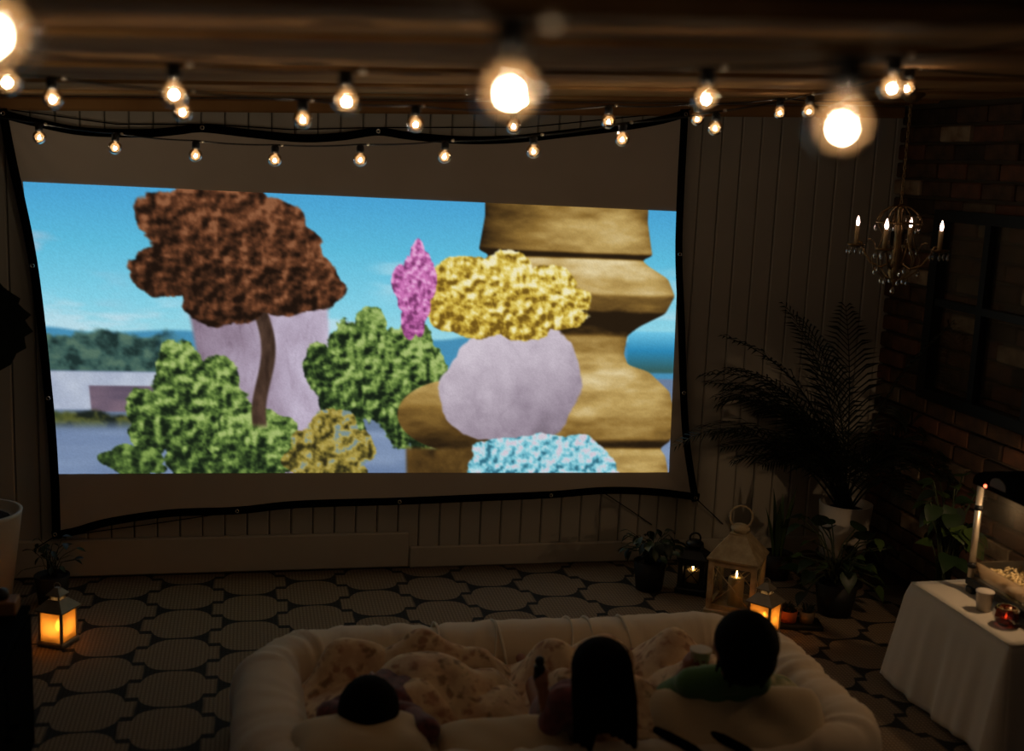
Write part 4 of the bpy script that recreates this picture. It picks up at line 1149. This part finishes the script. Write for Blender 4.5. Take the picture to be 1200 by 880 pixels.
# white planter with a large jagged-leaved plant at the left edge
lp = thing('potted_begonia', 'large jagged-leaved plant in a tall white planter at the left edge', 'potted plant', (-.988, -.38, .009))
MB().lathe([(.115, 0), (.165, .375), (.168, .39), (.155, .39), (.15, .36), (.0001, .36)], 34).build('pot', WHITEPOT, lp)
MB().lathe([(.148, .355), (.08, .37), (.0001, .375)], 22).build('soil', SOIL, lp)
JAG = M('begonia_leaf', (30, 40, 26), .5, var=.3, scale=20)
def big_leaf(L, W):
    q = MB(); n = 17; vs = []; fs = []
    for i in range(n + 1):
        t = i / n; w = W * math.sin(PI * (.06 + .94 * t)) ** .7 if i < n else .001
        jag = 1.13 if i % 3 == 0 else .93 if i % 3 == 1 else 1.0
        w = max(w * jag, .001); zc = -.18 * L * t * t
        for k, s_ in enumerate((-1, -.55, 0, .55, 1)):
            vs.append((s_ * w, L * t, zc + .10 * w * abs(s_) + (.006 if k in (1, 3) else 0)))
    for i in range(n):
        for k in range(4): a = i * 5 + k; fs.append((a, a + 1, a + 6, a + 5))
    return q.add(vs, fs).mesh('leaf', JAG)
bl = big_leaf(.33, .135)
for k, (x, y, z, rx, rz, sc) in enumerate(((.085, -.08, 1.24, -1.38, -.25, 1.0), (-.15, -.1, 1.05, -.6, 1.2, .9), (-.05, .1, 1.35, -.3, .3, .8), (.0, -.15, .85, -.8, 2.6, .7), (-.2, .05, 1.3, -.5, 1.9, .8))):
    st = MB().tube([(0, 0, .38), (x * .3, y * .3, .38 + (z - .38) * .5), (x, y, z)], [.010, .008, .005], 7).build('stalk', STEM, lp)
    obj('leaf', bl, st, (x, y, z), (rx, 0, rz), sc)
# two little succulent pots on a dark tray beside the right lantern
TERRA = M('terracotta', (190, 98, 54), .8)
ty = MB().bbox((0, 0, .009), (.20, .10, .018), .004).build('tray', DARKPOT, None, smooth=False, loc=(2.075, -.835, .009), rot=(0, 0, -.25))
tag(ty, 'dark slate tray under the two succulent pots', 'tray')
for lb, loc, mt2, r_ in (('terracotta pot of succulent lit orange by the lantern', (2.045, -.835, .028), TERRA, .034), ('grey pot of succulent beside the terracotta one', (2.115, -.850, .028), M('grey_pot', (150, 128, 100), .8), .030)):
    t = thing('succulent_pot', lb, 'potted plant', loc, group='succulent pots on the dark tray')
    pot(t, r_, .045, mt2, .88)
    rs = random.Random(int(loc[0] * 1000))
    sl = leaf_mesh('leaf', .034, .006, LEAF[2], 'oval', .4, .0)
    for k in range(22): obj('leaf', sl, t, (rs.uniform(-.02, .02), rs.uniform(-.02, .02), .042), (rs.uniform(.5, 1.5), 0, rs.uniform(0, 6.28)))

# ================================================================== black cabinet at the left edge, with a knobbed box on it
cb = thing('cabinet', 'black cabinet cut off by the lower left corner', 'cabinet', (-.84, -1.87, .009))
MB().bbox((0, 0, .222), (.464, .75, .404), .006).build('body', MATTE, cb, smooth=False)
MB().bbox((0, 0, .4325), (.474, .76, .016), .004).build('top_board', MATTE, cb, smooth=False)
MB().box((0, 0, .011), (.43, .71, .020)).build('plinth', MATTE, cb, smooth=False)
for y in (-.187, .187):
    dr = MB().bbox((.2345, y, .222), (.010, .36, .385), .003).build('door', MATTE, cb, smooth=False)
    MB().lathe([(.008, 0), (.008, .012), (.012, .018), (.0001, .022)], 12).build('knob', MATTE, dr, loc=(.2395, y * .2, .24), rot=(0, PI / 2, 0))
bx = thing('storage_box', 'small wooden box with a dark lid ornament on the black cabinet', 'box', (-.672, -1.545, .4495))
MB().bbox((0, 0, .02), (.09, .07, .04), .004).build('box_body', M('box_wood', (150, 104, 64), .6, bump=.3), bx, smooth=False)
MB().lathe([(.020, .04), (.024, .052), (.018, .066), (.0001, .072)], 14).build('lid_ornament', BLACKM, bx)
